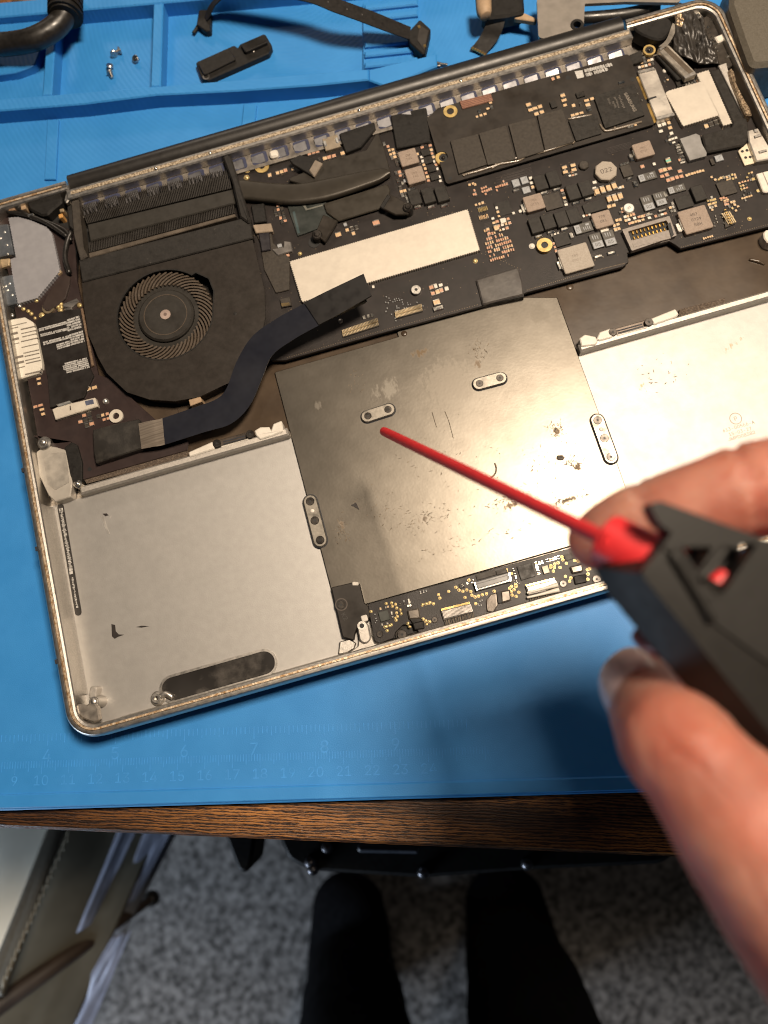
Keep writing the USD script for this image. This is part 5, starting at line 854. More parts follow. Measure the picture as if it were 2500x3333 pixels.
part(chas, 'corner_pad', slab(rpoly(q('e', [(805, 120), (900, 110), (960, 170), (900, 200), (850, 180)], 13), .8), ZF, 13, .3), alu); c = q('e', [(905, 152)], 13.2)[0]; screw(lap, c, 1.1, 13.2, tin)
part(chas, 'inner_ledge', slab(rpoly(q('e', [(700, 40), (950, -10), (1080, 80), (1200, 300), (1330, 620), (1300, 680), (1170, 340), (1060, 140), (960, 60), (720, 100)], 12.6), .6), ZF, 12.6, .3), alu_m)

# ------------------------------------------------------------------ fan, fins and heat pipe
zf = 12.4
P = np.vstack([q('D', [(492, 592), (1515, 332), (1545, 460), (1588, 640), (1592, 800)], zf), q('G', [(1520, 20), (1330, 105), (1200, 168), (1050, 195), (900, 185), (760, 140), (640, 25)], zf), q('D', [(590, 1040), (530, 900), (505, 740)], zf)])
Pf = Polygon(np.vstack([P])).buffer(0); Pf = Pf.buffer(2).buffer(-2)
fc = q('D', [(990, 778)], zf)[0]; kf = mmpp('D', 990, 778, zf); Rf = 290 * kf
mouth = Point(*fc).buffer(Rf, 48).union(Polygon(q('D', [(1140, 560), (1175, 540), (1245, 572), (1272, 640), (1270, 720), (1200, 700)], zf)).buffer(.5))
fanm = M('fan_cover', (.040, .034, .029), (.052, .044, .038), rough=.42, metal=.35, ns=500, rv=.05, bump=.12)
fan = part(lap, 'fan', ext(Pf.difference(mouth), zf - .9, zf), fanm, smooth=20)
part(fan, 'housing', ext(Pf.buffer(-.6).difference(Pf.buffer(-1.4)), ZF, zf - .9), blk); part(fan, 'fan_floor', ext(Pf.buffer(-.5), ZF, ZF + .6), blk)
part(fan, 'mouth_rim', ext(mouth.buffer(.5).difference(mouth), zf - .9, zf + .12), blk)
bm = M('fan_blade', (.060, .045, .033), (.078, .06, .044), rough=.42, ns=700)
for k in range(49):
    a = 2 * math.pi * k / 49; g = []
    for t in np.linspace(0, 1, 5): r_ = Rf * (.70 + .29 * t); aa = a - .34 * t - .10 * t * t; g.append((fc[0] + r_ * math.cos(aa), fc[1] + r_ * math.sin(aa)))
    g = np.array(g); d = np.gradient(g, axis=0); d /= np.linalg.norm(d, axis=1, keepdims=True); nn = np.c_[-d[:, 1], d[:, 0]] * .36
    part(fan, 'blade', slab(np.vstack([g - nn, (g + nn)[::-1]]), ZF + 1.2, zf - 1.2), bm, smooth=False)
hub = part(fan, 'hub', cat(disc(*fc, 170 * kf, ZF + 1.0, zf - .5, .7, 48), ring(*fc, 172 * kf, Rf * .72, ZF + 1.0, zf - 2.2, 48)), M('fan_hub', (.028, .025, .021), (.036, .032, .027), rough=.5, ns=500))
part(hub, 'hub_groove', ring(*fc, 128 * kf, 133 * kf, zf - .52, zf - .42, 48), M('fan_blade', (.06, .045, .033))); part(hub, 'axle_cap', disc(*fc, 32 * kf, zf - .55, zf - .2, .12, 20), M('axle_pink', (.26, .20, .175), rough=.45))
part(hub, 'axle_dimple', disc(*fc, 11 * kf, zf - .25, zf - .15, .03, 12), M('axle_dark', (.12, .085, .075), rough=.45))
c = q('D', [(1410, 775)], zf)[0]; part(fan, 'dimple', dome_(*c, 1.0, zf - .1, .16), blk, smooth=True)
part(fan, 'cable_tab', slab(q('G', [(1130, 185), (1200, 165), (1210, 195), (1140, 222)], zf), ZF, zf - .3, .2), M('tan_adhesive', (.30, .21, .13)))
hx_ = part(lap, 'heat_exchanger', slab(q('D', [(470, 452), (1500, 190), (1518, 322), (492, 585)], zf + .5), ZF, zf + .5, .4), M('fin_bar_black', (.020, .018, .016), (.028, .025, .022), rough=.55, ns=900, bump=.3, fleck=(900, .74, (.07, .063, .055))))
part(hx_, 'end_bar', slab(rpoly(q('D', [(425, 100), (470, 85), (500, 380), (525, 430), (480, 455), (440, 300)], zf + 1.2), .4), ZF, zf + 1.2, .4), M('end_bar_grey', (.05, .042, .035), (.075, .064, .052), rough=.5, ns=400, bump=.5))
part(hx_, 'end_bar', slab(rpoly(q('A', [(1335, 940), (1358, 922), (1385, 935), (1485, 1255), (1500, 1345), (1440, 1300), (1395, 1100)], zf + 1.6), .5), ZF, zf + 1.6, .6), M('fin_bar_black', (.02, .018, .016)))
part(hx_, 'smooth_bar', slab(q('D', [(522, 240), (1392, 28), (1410, 112), (540, 342)], zf + .2), ZF, zf + .2, .4), M('fin_bar_grey', (.034, .031, .026), (.042, .038, .032), rough=.5, ns=600))
part(hx_, 'front_lip', slab(q('D', [(530, 412), (1408, 175), (1418, 192), (536, 440)], zf + .8), ZF, zf + .8, .25), M('fin_lip', (.14, .115, .09), rough=.4, metal=.6))
finm = M('fin_black', (.022, .019, .016), rough=.45)
def fins(c, quad, n, z1):
    Q = q(c, quad, z1)
    for k in range(n):
        u = (k + .5) / n; a = (1 - u) * Q[0] + u * Q[1]; b = (1 - u) * Q[3] + u * Q[2]; d = (Q[1] - Q[0]) / n * .24
        part(hx_, 'fin', slab([a - d, a + d, b + d, b - d], ZF + 2, z1), finm, smooth=False)
fins('D', [(478, 125), (1372, -98), (1390, 22), (520, 236)], 86, zf - 1.0); fins('D', [(530, 350), (1404, 118), (1410, 172), (534, 408)], 86, zf - .4)
part(hx_, 'fin_base', slab(q('D', [(478, 125), (1372, -98), (1410, 172), (534, 408)], ZF + 2), ZF, ZF + 2), M('socket_black', (.004, .004, .004)))
# fin tips seen through the slots
for k in range(7):
    for j in range(5):
        x = 44.6 + (268.3 - 44.6) * k / (nsl - 1) - 2.6 + 1.25 * j; part(hx_, 'fin_tip', bx(x, 204.6, .45, 2.2, 9, 11.4), M('fin_tip', (.16, .155, .16), rough=.4, metal=.6), smooth=False)
pipe_m = M('pipe_black', (.050, .043, .034), (.060, .052, .041), rough=.40, metal=.3, ns=300, rv=.04, spec=.45)
spread = part(lap, 'heat_spreader', slab(rpoly(q('a', [(430, 610), (700, 500), (830, 420), (1080, 352), (1300, 290), (1420, 90), (1490, 250), (1560, 520), (1560, 560), (1000, 660), (740, 700)], zf - .4), .8), ZB + .6, zf - .4, .3), M('spreader_brown', (.036, .031, .025), (.044, .038, .030), rough=.5, metal=.2, ns=600, bump=.15))
up = [(-70, 598), (0, 604), (300, 636), (560, 640), (800, 600), (1050, 550), (1300, 500), (1480, 478), (1552, 500)]
dn_ = [(-70, 812), (0, 812), (250, 835), (500, 858), (800, 826), (1050, 760), (1280, 680), (1440, 620), (1556, 545)]
Lp, Rp = spline(q3('a', up, zf + .6), 5), spline(q3('a', dn_, zf + .6), 5); rows = []
for t, dz in ((0, -1.9), (0, -.9), (.06, -.35), (.16, 0), (.5, .12), (.84, 0), (.94, -.35), (1, -.9), (1, -1.9)): r_ = Lp * (1 - t) + Rp * t; r_[:, 2] += dz; rows.append(r_)
part(lap, 'heat_pipe', ribbon_list(rows), pipe_m, smooth=50)
cold = part(lap, 'cold_plate', slab(rpoly(q('a', [(838, 870), (1240, 745), (1530, 655), (1560, 720), (1545, 800), (1450, 925), (1200, 1000), (1000, 1060), (870, 965)], zf - 1.2), .6), ZB + 1, zf - 1.2, .3), M('plate_olive', (.050, .043, .033), (.058, .050, .039), rough=.45, metal=.3, ns=500))
arm_m = M('spring_arm', (.044, .037, .030), (.056, .047, .038), rough=.42, metal=.4, ns=500)
def arm(quad, z, c='a', m=None): return part(cold, 'spring_arm', slab(rpoly(q(c, quad, z), .35), z - 1.2, z, .3), m or arm_m)
arm([(835, 985), (995, 1055), (855, 1285), (745, 1200)], zf - .4)
arm([(470, 400), (585, 340), (830, 415), (740, 590), (700, 560), (510, 445)], zf + .6, 'a', blk); arm([(682, 510), (748, 395), (832, 432), (738, 585)], zf + 1.0, 'a', M('arm_light', (.17, .14, .11), rough=.5))
arm([(118, 905), (205, 765), (300, 800), (430, 880), (470, 925), (420, 985), (290, 990)], zf + .4, 'b'); arm([(118, 905), (205, 765), (245, 790), (160, 930)], zf + .6, 'b', blk)
for cr, x, y, zz in (('a', 770, 1210, zf), ('b', 425, 915, zf + .6)): c = q(cr, [(x, y)], zz)[0]; part(cold, 'spring_screw', cat(disc(*c, 2.1, ZB, zz + .6, .4, 20), disc(*c, 1.2, zz + .5, zz + 1.0, .3, 14)), scr)
part(cold, 'painted_shadow_gap', disc(*q('a', [(740, 1290)], ZB + .2)[0], 2.4, ZB, ZB + .2, 0, 16), M('socket_black', (.004, .004, .004)))  # black disc, shadow below the arm put into its colour
pk = part(board, 'processor_package', slab(q('a', [(448, 890), (700, 830), (850, 830), (1000, 1060), (560, 1222)], ZB + .8), ZB, ZB + .8, .1), M('green_substrate', (.020, .024, .022), (.028, .033, .030), rough=.4, ns=400))
part(pk, 'pale_stripe', slab(q('a', [(618, 895), (640, 888), (665, 925), (830, 880), (832, 895), (650, 945)], ZB + .9), ZB + .7, ZB + .9), M('stripe_grey', (.12, .12, .105), rough=.4)); part(pk, 'teal_line', slab(q('a', [(505, 960), (530, 955), (585, 1185), (560, 1195)], ZB + .85), ZB + .7, ZB + .85), M('teal_line', (.035, .055, .058), rough=.4))
# left edge of the board beside the fan
ed = part(board, 'edge_cover', slab(rpoly(q('E', [(60, 660), (150, 640), (165, 720), (265, 810), (262, 1000), (180, 1020), (110, 880), (85, 720)], ZB + .7), .5), ZB, ZB + .7, .2), chip_b)
part(board, 'ribbon_socket', slab(q('f', [(200, 740), (310, 715), (330, 810), (220, 830)], ZB + 1.0), ZB, ZB + 1.0, .2), chip_b); g = [bx(*q('f', [(225 + 11 * k, 803 - 1.5 * k)], ZB + 1.1)[0], .2, 1.3, ZB + .9, ZB + 1.08) for k in range(8)]; part(board, 'contacts', cat(*g), gold, kind='stuff')
part(lap, 'fan_plug', slab(rpoly(q('E', [(40, 610), (150, 600), (165, 650), (60, 660)], ZB + 2.2), .4), ZB, ZB + 2.2, .3), M('plug_tan', (.22, .175, .13), rough=.5)); part(lap, 'cable_clamp', slab(rpoly(q('E', [(30, 490), (110, 480), (125, 590), (50, 600)], ZB + 1.4), .5), ZB, ZB + 1.4, .3), blk)
part(lap, 'fan_lead', slab(rpoly(q('E', [(75, 660), (140, 650), (150, 760), (95, 770)], ZB + 1.6), .4), ZB, ZB + 1.6, .3), M('lead_navy', (.016, .014, .017), rough=.4))
part(board, 'foil_clip', slab(rpoly(q('f', [(110, 200), (240, 180), (245, 110), (320, 120), (340, 220), (180, 270)], ZB + 1.2), .4), ZB, ZB + 1.2, .3), M('clip_steel', (.30, .28, .26), rough=.35, metal=.8)); part(board, 'copper_bar', slab(q('f', [(170, 280), (300, 250), (310, 275), (180, 305)], ZB + .6), ZB, ZB + .6, .1), copper)
# copper grill top centre, connector under the slots
g = q('B', [(1282, 608), (1470, 562), (1484, 605), (1300, 655)], ZB + 2.2)
cg = part(lap, 'copper_grill', slab(g, zs, ZB + 2.4, .1), M('copper_grill', (.26, .13, .085), (.32, .17, .115), rough=.45, metal=.3, ns=800))
G2 = [slab(np.array([g[0] + (g[3] - g[0]) * t, g[1] + (g[2] - g[1]) * t, g[1] + (g[2] - g[1]) * (t + .07), g[0] + (g[3] - g[0]) * (t + .07)]), ZB + 2.38, ZB + 2.5) for t in (.1, .3, .5, .7, .9)]
for m_ in G2: part(cg, 'grill_bar', m_, M('grill_dark', (.12, .055, .04), rough=.5))
field(ssd, 'B', [(1370, 665), (1480, 610), (1485, 650), (1430, 700), (1380, 705)], .6, [tin, tan], (14, 20), (16, 22), ssz, 77, (26, 28), .5)

part(lap, 'brown_film', slab([(16, 91.7), (59.9, 91.7), (59.9, 188), (16, 188)], ZF - .5, ZF + .2), tape_b, smooth=False)  # dark sheet added to cover a bright gap beside the fan
# ------------------------------------------------------------------ left board, its ports and covers
zl = 9.2
ib = part(lap, 'side_board', slab(np.vstack([q('g', [(-160, 420), (100, 380), (420, 470), (760, 520), (1000, 640), (1040, 1300)], zl), q('h', [(1090, 300), (1330, 1327)], zl), q('G', [(660, 60), (960, 330), (1130, 430), (1120, 490), (500, 665), (430, 440), (330, 450), (190, 400)], zl), [(5.6, 100), (5.6, 190)]]), zl - 1, zl, .1), pcb_p)
hs = np.vstack([q('g', [(115, 450), (240, 440), (420, 490), (620, 575), (690, 650), (760, 960), (800, 1150), (790, 1180)], zl + 1.8), q('h', [(500, 285), (240, 362), (180, 60)], zl + 1.8), q('g', [(140, 1010), (215, 985)], zl + 1.8)])
part(ib, 'shield_can', slab(toothed(hs, 1.2, .22), zl, zl + 1.8, .12), M('shield_can_grey', (.31, .31, .335), (.35, .35, .375), rough=.45, metal=.35, ns=300, rv=.05), 'dull grey octagonal shield can at the left edge', smooth=False)
part(ib, 'shield_flange', slab(np.vstack([q('g', [(790, 1160), (815, 1150), (830, 1180)], zl + 1.2), q('h', [(720, 25), (520, 285), (490, 280)], zl + 1.2)]), zl, zl + 1.2, .2), M('gold_flange', (.55, .42, .26), rough=.35, metal=.7))
clr = M('port_steel', (.26, .29, .33), (.34, .37, .41), rough=.28, metal=.8, ns=300)
for cr, quad, st_ in (('g', [(-200, 560), (105, 528), (180, 940), (-160, 1000)], [(65, 645), (95, 820), (105, 940), (10, 730)]), ('h', [(15, 0), (160, -30), (220, 360), (80, 395)], [(130, 95), (80, 130), (105, 185), (165, 250)])):
    pt = part(lap, 'port_shell', slab(rpoly(q(cr, quad, zl + 2.4), .4), zl - 1.5, zl + 2.4, .35), clr)
    for x, y in st_: c = q(cr, [(x, y)], zl + 2.4)[0]; part(pt, 'dimple', dome_(*c, .55, zl + 2.35, .3), M('bright_tin', (.85, .82, .76)), smooth=True)
part(lap, 'gold_contact_block', slab(rpoly(q('g', [(-60, 1010), (130, 990), (120, 1090), (-60, 1140)], zl + 1.6), .5), zl, zl + 1.6, .4), M('gold_flange', (.55, .42, .26)))
for x, y, r in ((155, 522, 34), (225, 365, 24), (262, 395, 26), (312, 435, 32), (378, 465, 30), (420, 500, 30), (488, 322, 32), (470, 560, 24)): k = mmpp('h', x, y, zl); c = q('h', [(x, y)], zl + .3)[0]; part(ib, 'solder_bump', dome_(*c, r * k, zl, .7), M('bright_tin', (.85, .82, .76)) if x < 300 else goldm, smooth=True)
for x, y, r in ((810, 365, 36), (775, 402, 32), (822, 410, 28), (810, 450, 36), (1070, 385, 34), (560, 520, 40)): k = mmpp('h', x, y, zl); c = q('h', [(x, y)], zl + .5)[0]; part(ib, 'solder_bump', cat(disc(*c, r * k, zl, zl + .6, .2, 14), dome_(*c, r * k * .8, zl + .55, .3)), goldm, smooth=40)
part(ib, 'film_flap', slab(rpoly(np.vstack([q('h', [(560, 420), (640, 230), (760, 60), (880, -40), (940, 0), (930, 120), (880, 290), (760, 400), (640, 470)], zl + 1.2)]), 1), zl, zl + 1.2, .3), M('flap_plum', (.034, .024, .021), (.042, .030, .026), rough=.3, ns=200)); part(ib, 'gold_ring', ring(*q('h', [(650, 420)], zl + 1.0)[0], 1.6, 2.5, zl, zl + 1.0, 24), M('dull_gold', (.42, .34, .22)))
for quad in ([(845, 365), (1030, 290), (1065, 330), (960, 420), (850, 410)], [(860, 425), (960, 415), (965, 440), (870, 455)]): part(ib, 'foil_clip', slab(rpoly(q('h', quad, zl + 1.3), .2), zl, zl + 1.3, .3), M('clip_steel', (.3, .28, .26)))
cr_ = part(lap, 'card_slot', slab(rpoly(np.vstack([q('h', [(60, 590), (330, 545), (440, 610), (470, 680), (560, 1160), (560, 1240)], zl + 2.2), q('G', [(240, 0), (235, 25), (120, 60), (90, 20)], zl + 2.2)]), .5), zl - 1, zl + 2.2, .4), M('cream_ribbed', (.60, .565, .49), (.66, .62, .54), rough=.5, ns=400))
for x, y, L_, w in ((260, 640, 200, 12), (380, 690, 200, 20), (180, 770, 120, 34), (390, 745, 210, 14), (400, 790, 200, 14), (195, 845, 120, 34), (400, 850, 230, 16), (200, 690, 90, 14), (400, 930, 220, 14), (210, 905, 100, 12), (420, 1010, 210, 14), (430, 1055, 200, 16), (250, 1085, 130, 34), (440, 1110, 200, 14), (260, 1160, 130, 34), (450, 1150, 200, 16), (280, 1225, 110, 14), (450, 1295, 230, 22)):
    a, b = q('h', [(x - L_ / 2, y + L_ * .13), (x + L_ / 2, y - L_ * .10)], zl + 2.25); k = mmpp('h', x, y, zl + 2); part(cr_, 'slot', slab([a + [0, w * k / 2], a - [0, w * k / 2], b - [0, w * k / 2], b + [0, w * k / 2]], zl + 2.1, zl + 2.26), M('painted_slot_shade', (.14, .12, .10), rough=.6))  # flat bars carry the slot shade in their colour
cv = part(lap, 'label_cover', slab(rpoly(np.vstack([q('h', [(480, 600), (620, 500), (1085, 430), (1210, 1230)], zl + 1.2), q('G', [(560, 40), (500, 175), (300, 235), (285, 60)], zl + 1.2)]), .5), zl, zl + 1.2, .15), M('cover_black', (.014, .011, .0095), (.020, .016, .014), rough=.5, ns=500))
part(cv, 'copper_edge', slab(q('h', [(1082, 430), (1115, 425), (1265, 1200), (1232, 1215)], zl + 1.0), zl, zl + 1.0, .2), M('edge_bronze', (.13, .085, .055), (.26, .18, .12), rough=.5, metal=.4, ns=900, bump=.6))
def band(quad, nrow, seed):
    Q = q('h', quad, zl + 1.25); r = random.Random(seed); g = []
    for i in range(nrow):
        for j in range(26):
            v, u = (i + .5) / nrow, (j + .5) / 26
            if r.random() < .93: c = (1 - v) * ((1 - u) * Q[0] + u * Q[1]) + v * ((1 - u) * Q[3] + u * Q[2]); d = Q[1] - Q[0]; g.append(bx(*c, np.linalg.norm(d) / 26 * r.uniform(.55, .95), np.linalg.norm(Q[3] - Q[0]) / nrow * .78, zl + 1.2, zl + 1.25, 0, math.degrees(math.atan2(d[1], d[0]))))
    return cat(*g)
for k, (qd, n_) in enumerate((([(520, 700), (895, 600), (905, 640), (525, 745)], 2), ([(545, 775), (905, 690), (915, 725), (550, 815)], 2), ([(890, 580), (1065, 525), (1110, 690), (915, 745)], 5), ([(575, 880), (935, 790), (940, 835), (590, 930)], 2), ([(755, 915), (940, 860), (945, 940), (775, 990)], 3), ([(935, 780), (1115, 725), (1145, 885), (955, 935)], 5), ([(870, 1165), (1170, 1090), (1215, 1230), (900, 1310)], 6), ([(845, 1205), (880, 1190), (905, 1280), (860, 1260)], 3))):
    part(cv, 'print_block', band(qd, n_, k), wink, kind='stuff')
for c, poly, n, ms_, w, h, pit in (('t', [(50, 250), (170, 260), (240, 440), (60, 430)], .7, [copper, tan, copper], (50, 70), (44, 56), (72, 62)), ('t', [(680, 0), (870, 0), (870, 140), (700, 110)], .85, [tan, tin], (60, 80), (50, 66), (86, 72)), ('t', [(600, 430), (850, 390), (870, 590), (700, 580)], .75, [copper, chip_b, tan], (46, 64), (54, 64), (72, 70)), ('t', [(880, 380), (1040, 360), (1060, 480), (890, 480)], .7, [chip_b, tan, copper], (40, 54), (44, 56), (64, 62)), ('G', [(140, 50), (250, 30), (240, 110), (180, 100)], .4, [tan, tin], (20, 28), (16, 22), (34, 30))): field(ib, c, poly, n, ms_, w, h, zl, 31 + len(SM), pit)
bs_ = part(lap, 'battery_lead_socket', slab(rpoly(q('t', [(285, 340), (370, 300), (865, 180), (905, 300), (330, 480)], zl + 2), .3), zl, zl + 2, .3), M('socket_cream', (.46, .42, .36), (.52, .48, .41), rough=.4, ns=300))
part(bs_, 'blue_window', slab(q('t', [(730, 230), (840, 205), (855, 265), (745, 290)], zl + 2.05), zl + 1.9, zl + 2.05), M('window_blue', (.07, .08, .12), rough=.3)); part(bs_, 'top_bar', slab(rpoly(q('t', [(340, 270), (520, 220), (550, 255), (370, 310)], zl + 2.5), .2), zl, zl + 2.5, .3), M('bright_tin', (.85, .82, .76)))
part(bs_, 'groove', slab(q('t', [(525, 295), (540, 292), (545, 350), (530, 355)], zl + 2.05), zl + 1.9, zl + 2.05), ink)
for x, y, r in ((1000, 225, 44), (1445, 530, 46)): k = mmpp('t', x, y, zl); c = q('t', [(x, y)], zl + 1)[0]; part(ib, 'solder_bump', dome_(*c, r * k, zl, 1.3), M('bright_tin', (.85, .82, .76)), smooth=True)
c = q('t', [(1150, 430)], zl + .8)[0]; k = mmpp('t', 1150, 430, zl); part(ib, 'standoff_ring', ring(*c, 45 * k, 95 * k, zl, zl + .8), M('socket_cream', (.46, .42, .36)))
# corner of the left bay
sp_ = part(chas, 'speaker_pocket', slab(rpoly(q('G', [(215, 500), (270, 460), (335, 470), (400, 490), (432, 690), (420, 770), (330, 800), (290, 760), (232, 640)], 10.5), .8), ZF, 10.5, .35), M('pocket_alu', (.42, .39, .345), (.48, .45, .40), rough=.5, metal=.4, ns=200))
c = q('G', [(255, 440)], 12.4)[0]; pkt = part(sp_, 'pocket_floor', slab(rpoly(q('G', [(262, 540), (300, 505), (395, 500), (418, 680), (330, 730), (285, 690)], 10.6), .9), 10.45, 10.62, .1), M('pocket_inner', (.50, .465, .41), rough=.35, metal=.6)); part(sp_, 'boss', cat(disc(*c, 2.6, ZF, 11.8, .6), dome_(*c, 1.3, 11.8, .9)), alu, smooth=40)
c = q('G', [(462, 690)], 11.5)[0]; part(sp_, 'boss', cat(disc(*c, 1.6, ZF, 11.2, .4), dome_(*c, .9, 11.2, .6)), tin, smooth=40)
part(lap, 'black_pad', slab(rpoly(q('G', [(385, 470), (430, 440), (460, 455), (490, 560), (490, 680), (450, 690), (420, 640)], 10.6), .8), ZF, 10.6, .3), blk)
c = q('t', [(795, 1150)], zl)[0]; part(ib, 'hole', disc(*c, .8, zl - .1, zl + .05, 0, 12), M('socket_black', (.004, .004, .004)))
# top left corner
tl = part(lap, 'hinge_cover', slab(rpoly(q('g', [(360, 260), (400, 195), (540, 150), (780, 100), (830, 160), (835, 240), (720, 330), (640, 410), (560, 420), (400, 340)], 13.4), 1.4), 8, 13.4, .7), blk)
for cr, P, r in (('g', [(30, 290), (130, 200), (300, 220), (280, 260), (100, 300)], .8), ('g', [(100, 370), (300, 400), (500, 460), (700, 560), (900, 700)], .9), ('g', [(200, 300), (420, 440), (620, 500), (880, 620), (960, 760)], .8), ('g', [(960, 640), (900, 800), (880, 1000), (940, 1200)], 1.0)): part(lap, 'antenna_wire', tube(q3(cr, P, 11.6), r, 10, 6), rubber, smooth=True)
for x, y, w, h, m_ in ((430, 150, 200, 70, M('tan_metal', (.42, .36, .27))), (240, 165, 80, 50, M('tan_metal', (.42, .36, .27))), (790, 45, 54, 70, M('gold_flange', (.55, .42, .26))), (325, 215, 70, 60, alu), (410, 405, 90, 36, tin), (830, 345, 60, 50, M('gold_flange', (.55, .42, .26))), (815, 420, 60, 60, M('amber_resin', (.45, .24, .08), rough=.3)), (310, 305, 70, 60, M('tan_adhesive', (.30, .21, .13))), (150, 320, 90, 70, M('amber_dull', (.24, .15, .09), rough=.5)), (565, 100, 50, 50, M('tan_metal', (.42, .36, .27)))):
    X, Y, W, H = S('g', x, y, w, h, 12.6); part(lap, 'hinge_fitting', slab(rrect(X, Y, W, H, .4, 0), 8, 12.6, .3), m_)
part(lap, 'dark_bezel', slab(q('g', [(60, 200), (780, 30), (1040, 300), (1020, 1300), (860, 1150), (760, 700), (420, 460), (90, 380)], 8.8), ZF, 8.8), M('socket_black', (.004, .004, .004)))
part(chas, 'inner_post', slab(rpoly(q('g', [(880, 0), (925, 0), (930, 60), (950, 180), (890, 260), (860, 210), (890, 100)], 14), .4), ZF, 14, .4), alu)
part(lap, 'foam_block', slab(rpoly(q('g', [(900, 300), (1050, 220), (1075, 480), (990, 620), (930, 560)], 12.4), .6), ZF, 12.4, .4), M('fin_bar_black', (.02, .018, .016)))

# ------------------------------------------------------------------ the loose black ribbon from the side board to the logic board
nav = M('ribbon_navy', (.010, .0115, .020), (.014, .016, .026), rough=.42, rv=.04, ns=300, spec=.45)
cxn = part(lap, 'ribbon_cable', slab(rpoly(q('G', [(555, 365), (690, 330), (835, 300), (852, 478), (575, 568), (560, 500)], zl + 3.4), .4), zl, zl + 3.4, .4), M('connector_scuffed', (.016, .014, .012), (.040, .036, .031), rough=.4, ns=160, detail=7, ramp=(.45, .7), bump=.3), 'black ribbon cable, one end loose above the boards')
UP = [('G', (832, 330), 12.6), ('G', (905, 312), 13.2), ('G', (975, 298), 13.2), ('W', (420, 880), 13.6), ('W', (468, 862), 14.2), ('W', (490, 838), 15), ('W', (512, 780), 16), ('W', (545, 727), 17.5), ('W', (595, 690), 19), ('W', (640, 665), 20), ('W', (700, 634), 21.5), ('W', (786, 593), 23)]
LO = [('G', (850, 482), 12.6), ('G', (925, 468), 13.2), ('G', (990, 456), 13.2), ('W', (440, 934), 13.6), ('W', (500, 915), 14.2), ('W', (540, 875), 15), ('W', (567, 815), 16), ('W', (588, 768), 17.5), ('W', (632, 735), 19), ('W', (672, 712), 20), ('W', (730, 682), 21.5), ('W', (803, 640), 23)]
A_ = np.vstack([q3(c, [p], z) for c, p, z in UP]); B_ = np.vstack([q3(c, [p], z) for c, p, z in LO]); As, Bs = spline(A_, 6), spline(B_, 6)
part(cxn, 'copper_bend', ribbon(As[:13], Bs[:13], .3), M('bare_flex', (.16, .135, .11), (.24, .205, .17), rough=.35, metal=.4, ns=60, stretch=(1, 40, 1)))
part(cxn, 'ribbon', ribbon(As[12:58], Bs[12:58], .3), nav); part(cxn, 'stiffener', ribbon(As[56:] + [0, 0, .35], Bs[56:] + [0, 0, .35], .7), M('stiffener_black', (.009, .008, .008), (.012, .0105, .0105), rough=.5, ns=600))
c = q3('E', [(556, 1142)], 19)[0]; part(cxn, 'socket_glint', dome_(c[0], c[1], 1.0, 12.6, .5), M('clip_steel', (.3, .28, .26)), smooth=True)  # small steel dome standing in for a glint
pl0 = q('f', [(690, 930), (960, 830), (990, 900), (720, 1010)], 17.5); part(cxn, 'plug', slab(rpoly(q('f', [(720, 905), (1100, 720), (1150, 770), (760, 950)], 20), .4), 19.6, 21.2, .2), blk)

# ------------------------------------------------------------------ small board along the front
zk = 9.0
kb = part(lap, 'trackpad_board', slab(rpoly(np.vstack([q('K', [(448, 552), (985, 402), (1440, 278)], zk), [(212, 24.6), (212, 4.9)], q('K', [(1380, 520), (1000, 615), (740, 690), (700, 690), (665, 650), (620, 655), (585, 690), (575, 720), (505, 745), (480, 730)], zk)]), .5), zk - 1.0, zk, .15), pcb)
fl_ = part(lap, 'flange_plate', slab(rpoly(q('K', [(268, 470), (398, 440), (412, 460), (432, 545), (450, 560), (470, 600), (440, 650), (400, 660), (385, 700), (380, 730), (325, 715)], 8.6), .5), ZF, 8.6, .3), M('flange_brown', (.030, .025, .021), (.038, .032, .027), rough=.42, metal=.3, ns=400))
part(fl_, 'screw_ring', ring(*q('k', [(700, 390)], 8.6)[0], 1.9, 2.3, 8.55, 8.68), ink); screw(fl_, q('k', [(697, 393)], 8.7)[0], 1.5, 8.7)
c = q('k', [(735, 520)], 8.6)[0]; part(fl_, 'figure', text('K2', 1.6, *c, 8.58, -75, .06), M('flange_print', (.017, .014, .012), rough=.5), smooth=False)
for x, y, w, h in ((852, 165, 70, 40), (950, 540, 70, 70)): X, Y, W, H = S('k', x, y, w, h, 8.8); part(lap, 'white_spot', slab(rrect(X, Y, W, H, .5, -15 if w > h else 0), 8, 8.9, .2), white)
lug = part(chas, 'screw_lug', slab(rrect(*q('k', [(945, 690)], 9.4)[0], 4.0, 7.6, 1.95, -4, 8), ZF, 9.4, .4), alu_m); c = q('k', [(922, 620)], 9.4)[0]; part(lug, 'screw_ring', ring(*c, .85, 1.6, 9.35, 9.55), alu); part(lug, 'hole', disc(*c, .85, 9.3, 9.45, 0, 14), M('socket_black', (.004, .004, .004)))
part(chas, 'tongue', slab(rpoly(q('k', [(680, 790), (790, 760), (862, 805), (840, 870), (760, 915), (665, 935)], 7.4), .6), ZF, 7.4, .4), alu)
part(chas, 'front_shelf', slab(rpoly(q('k', [(655, 950), (760, 925), (880, 840), (900, 720), (1015, 700), (1060, 810), (1150, 840), (1659, 720), (1659, 745), (1140, 880), (780, 965)], 8), .3), ZF, 8, .3), alu_m)
part(lap, 'front_tray', slab([(112.0, 4.9), (212, 4.9), (212, 9), (112, 9)], ZF, 7.6, .2), blk)
for x, y, r, nm in ((1115, 710, 36, 1), (1340, 715, 60, 0)): k = mmpp('k', x, y, zk); screw(kb, q('k', [(x, y)], zk + .4)[0], r * k, zk + .4 if nm else 8.2, scr)
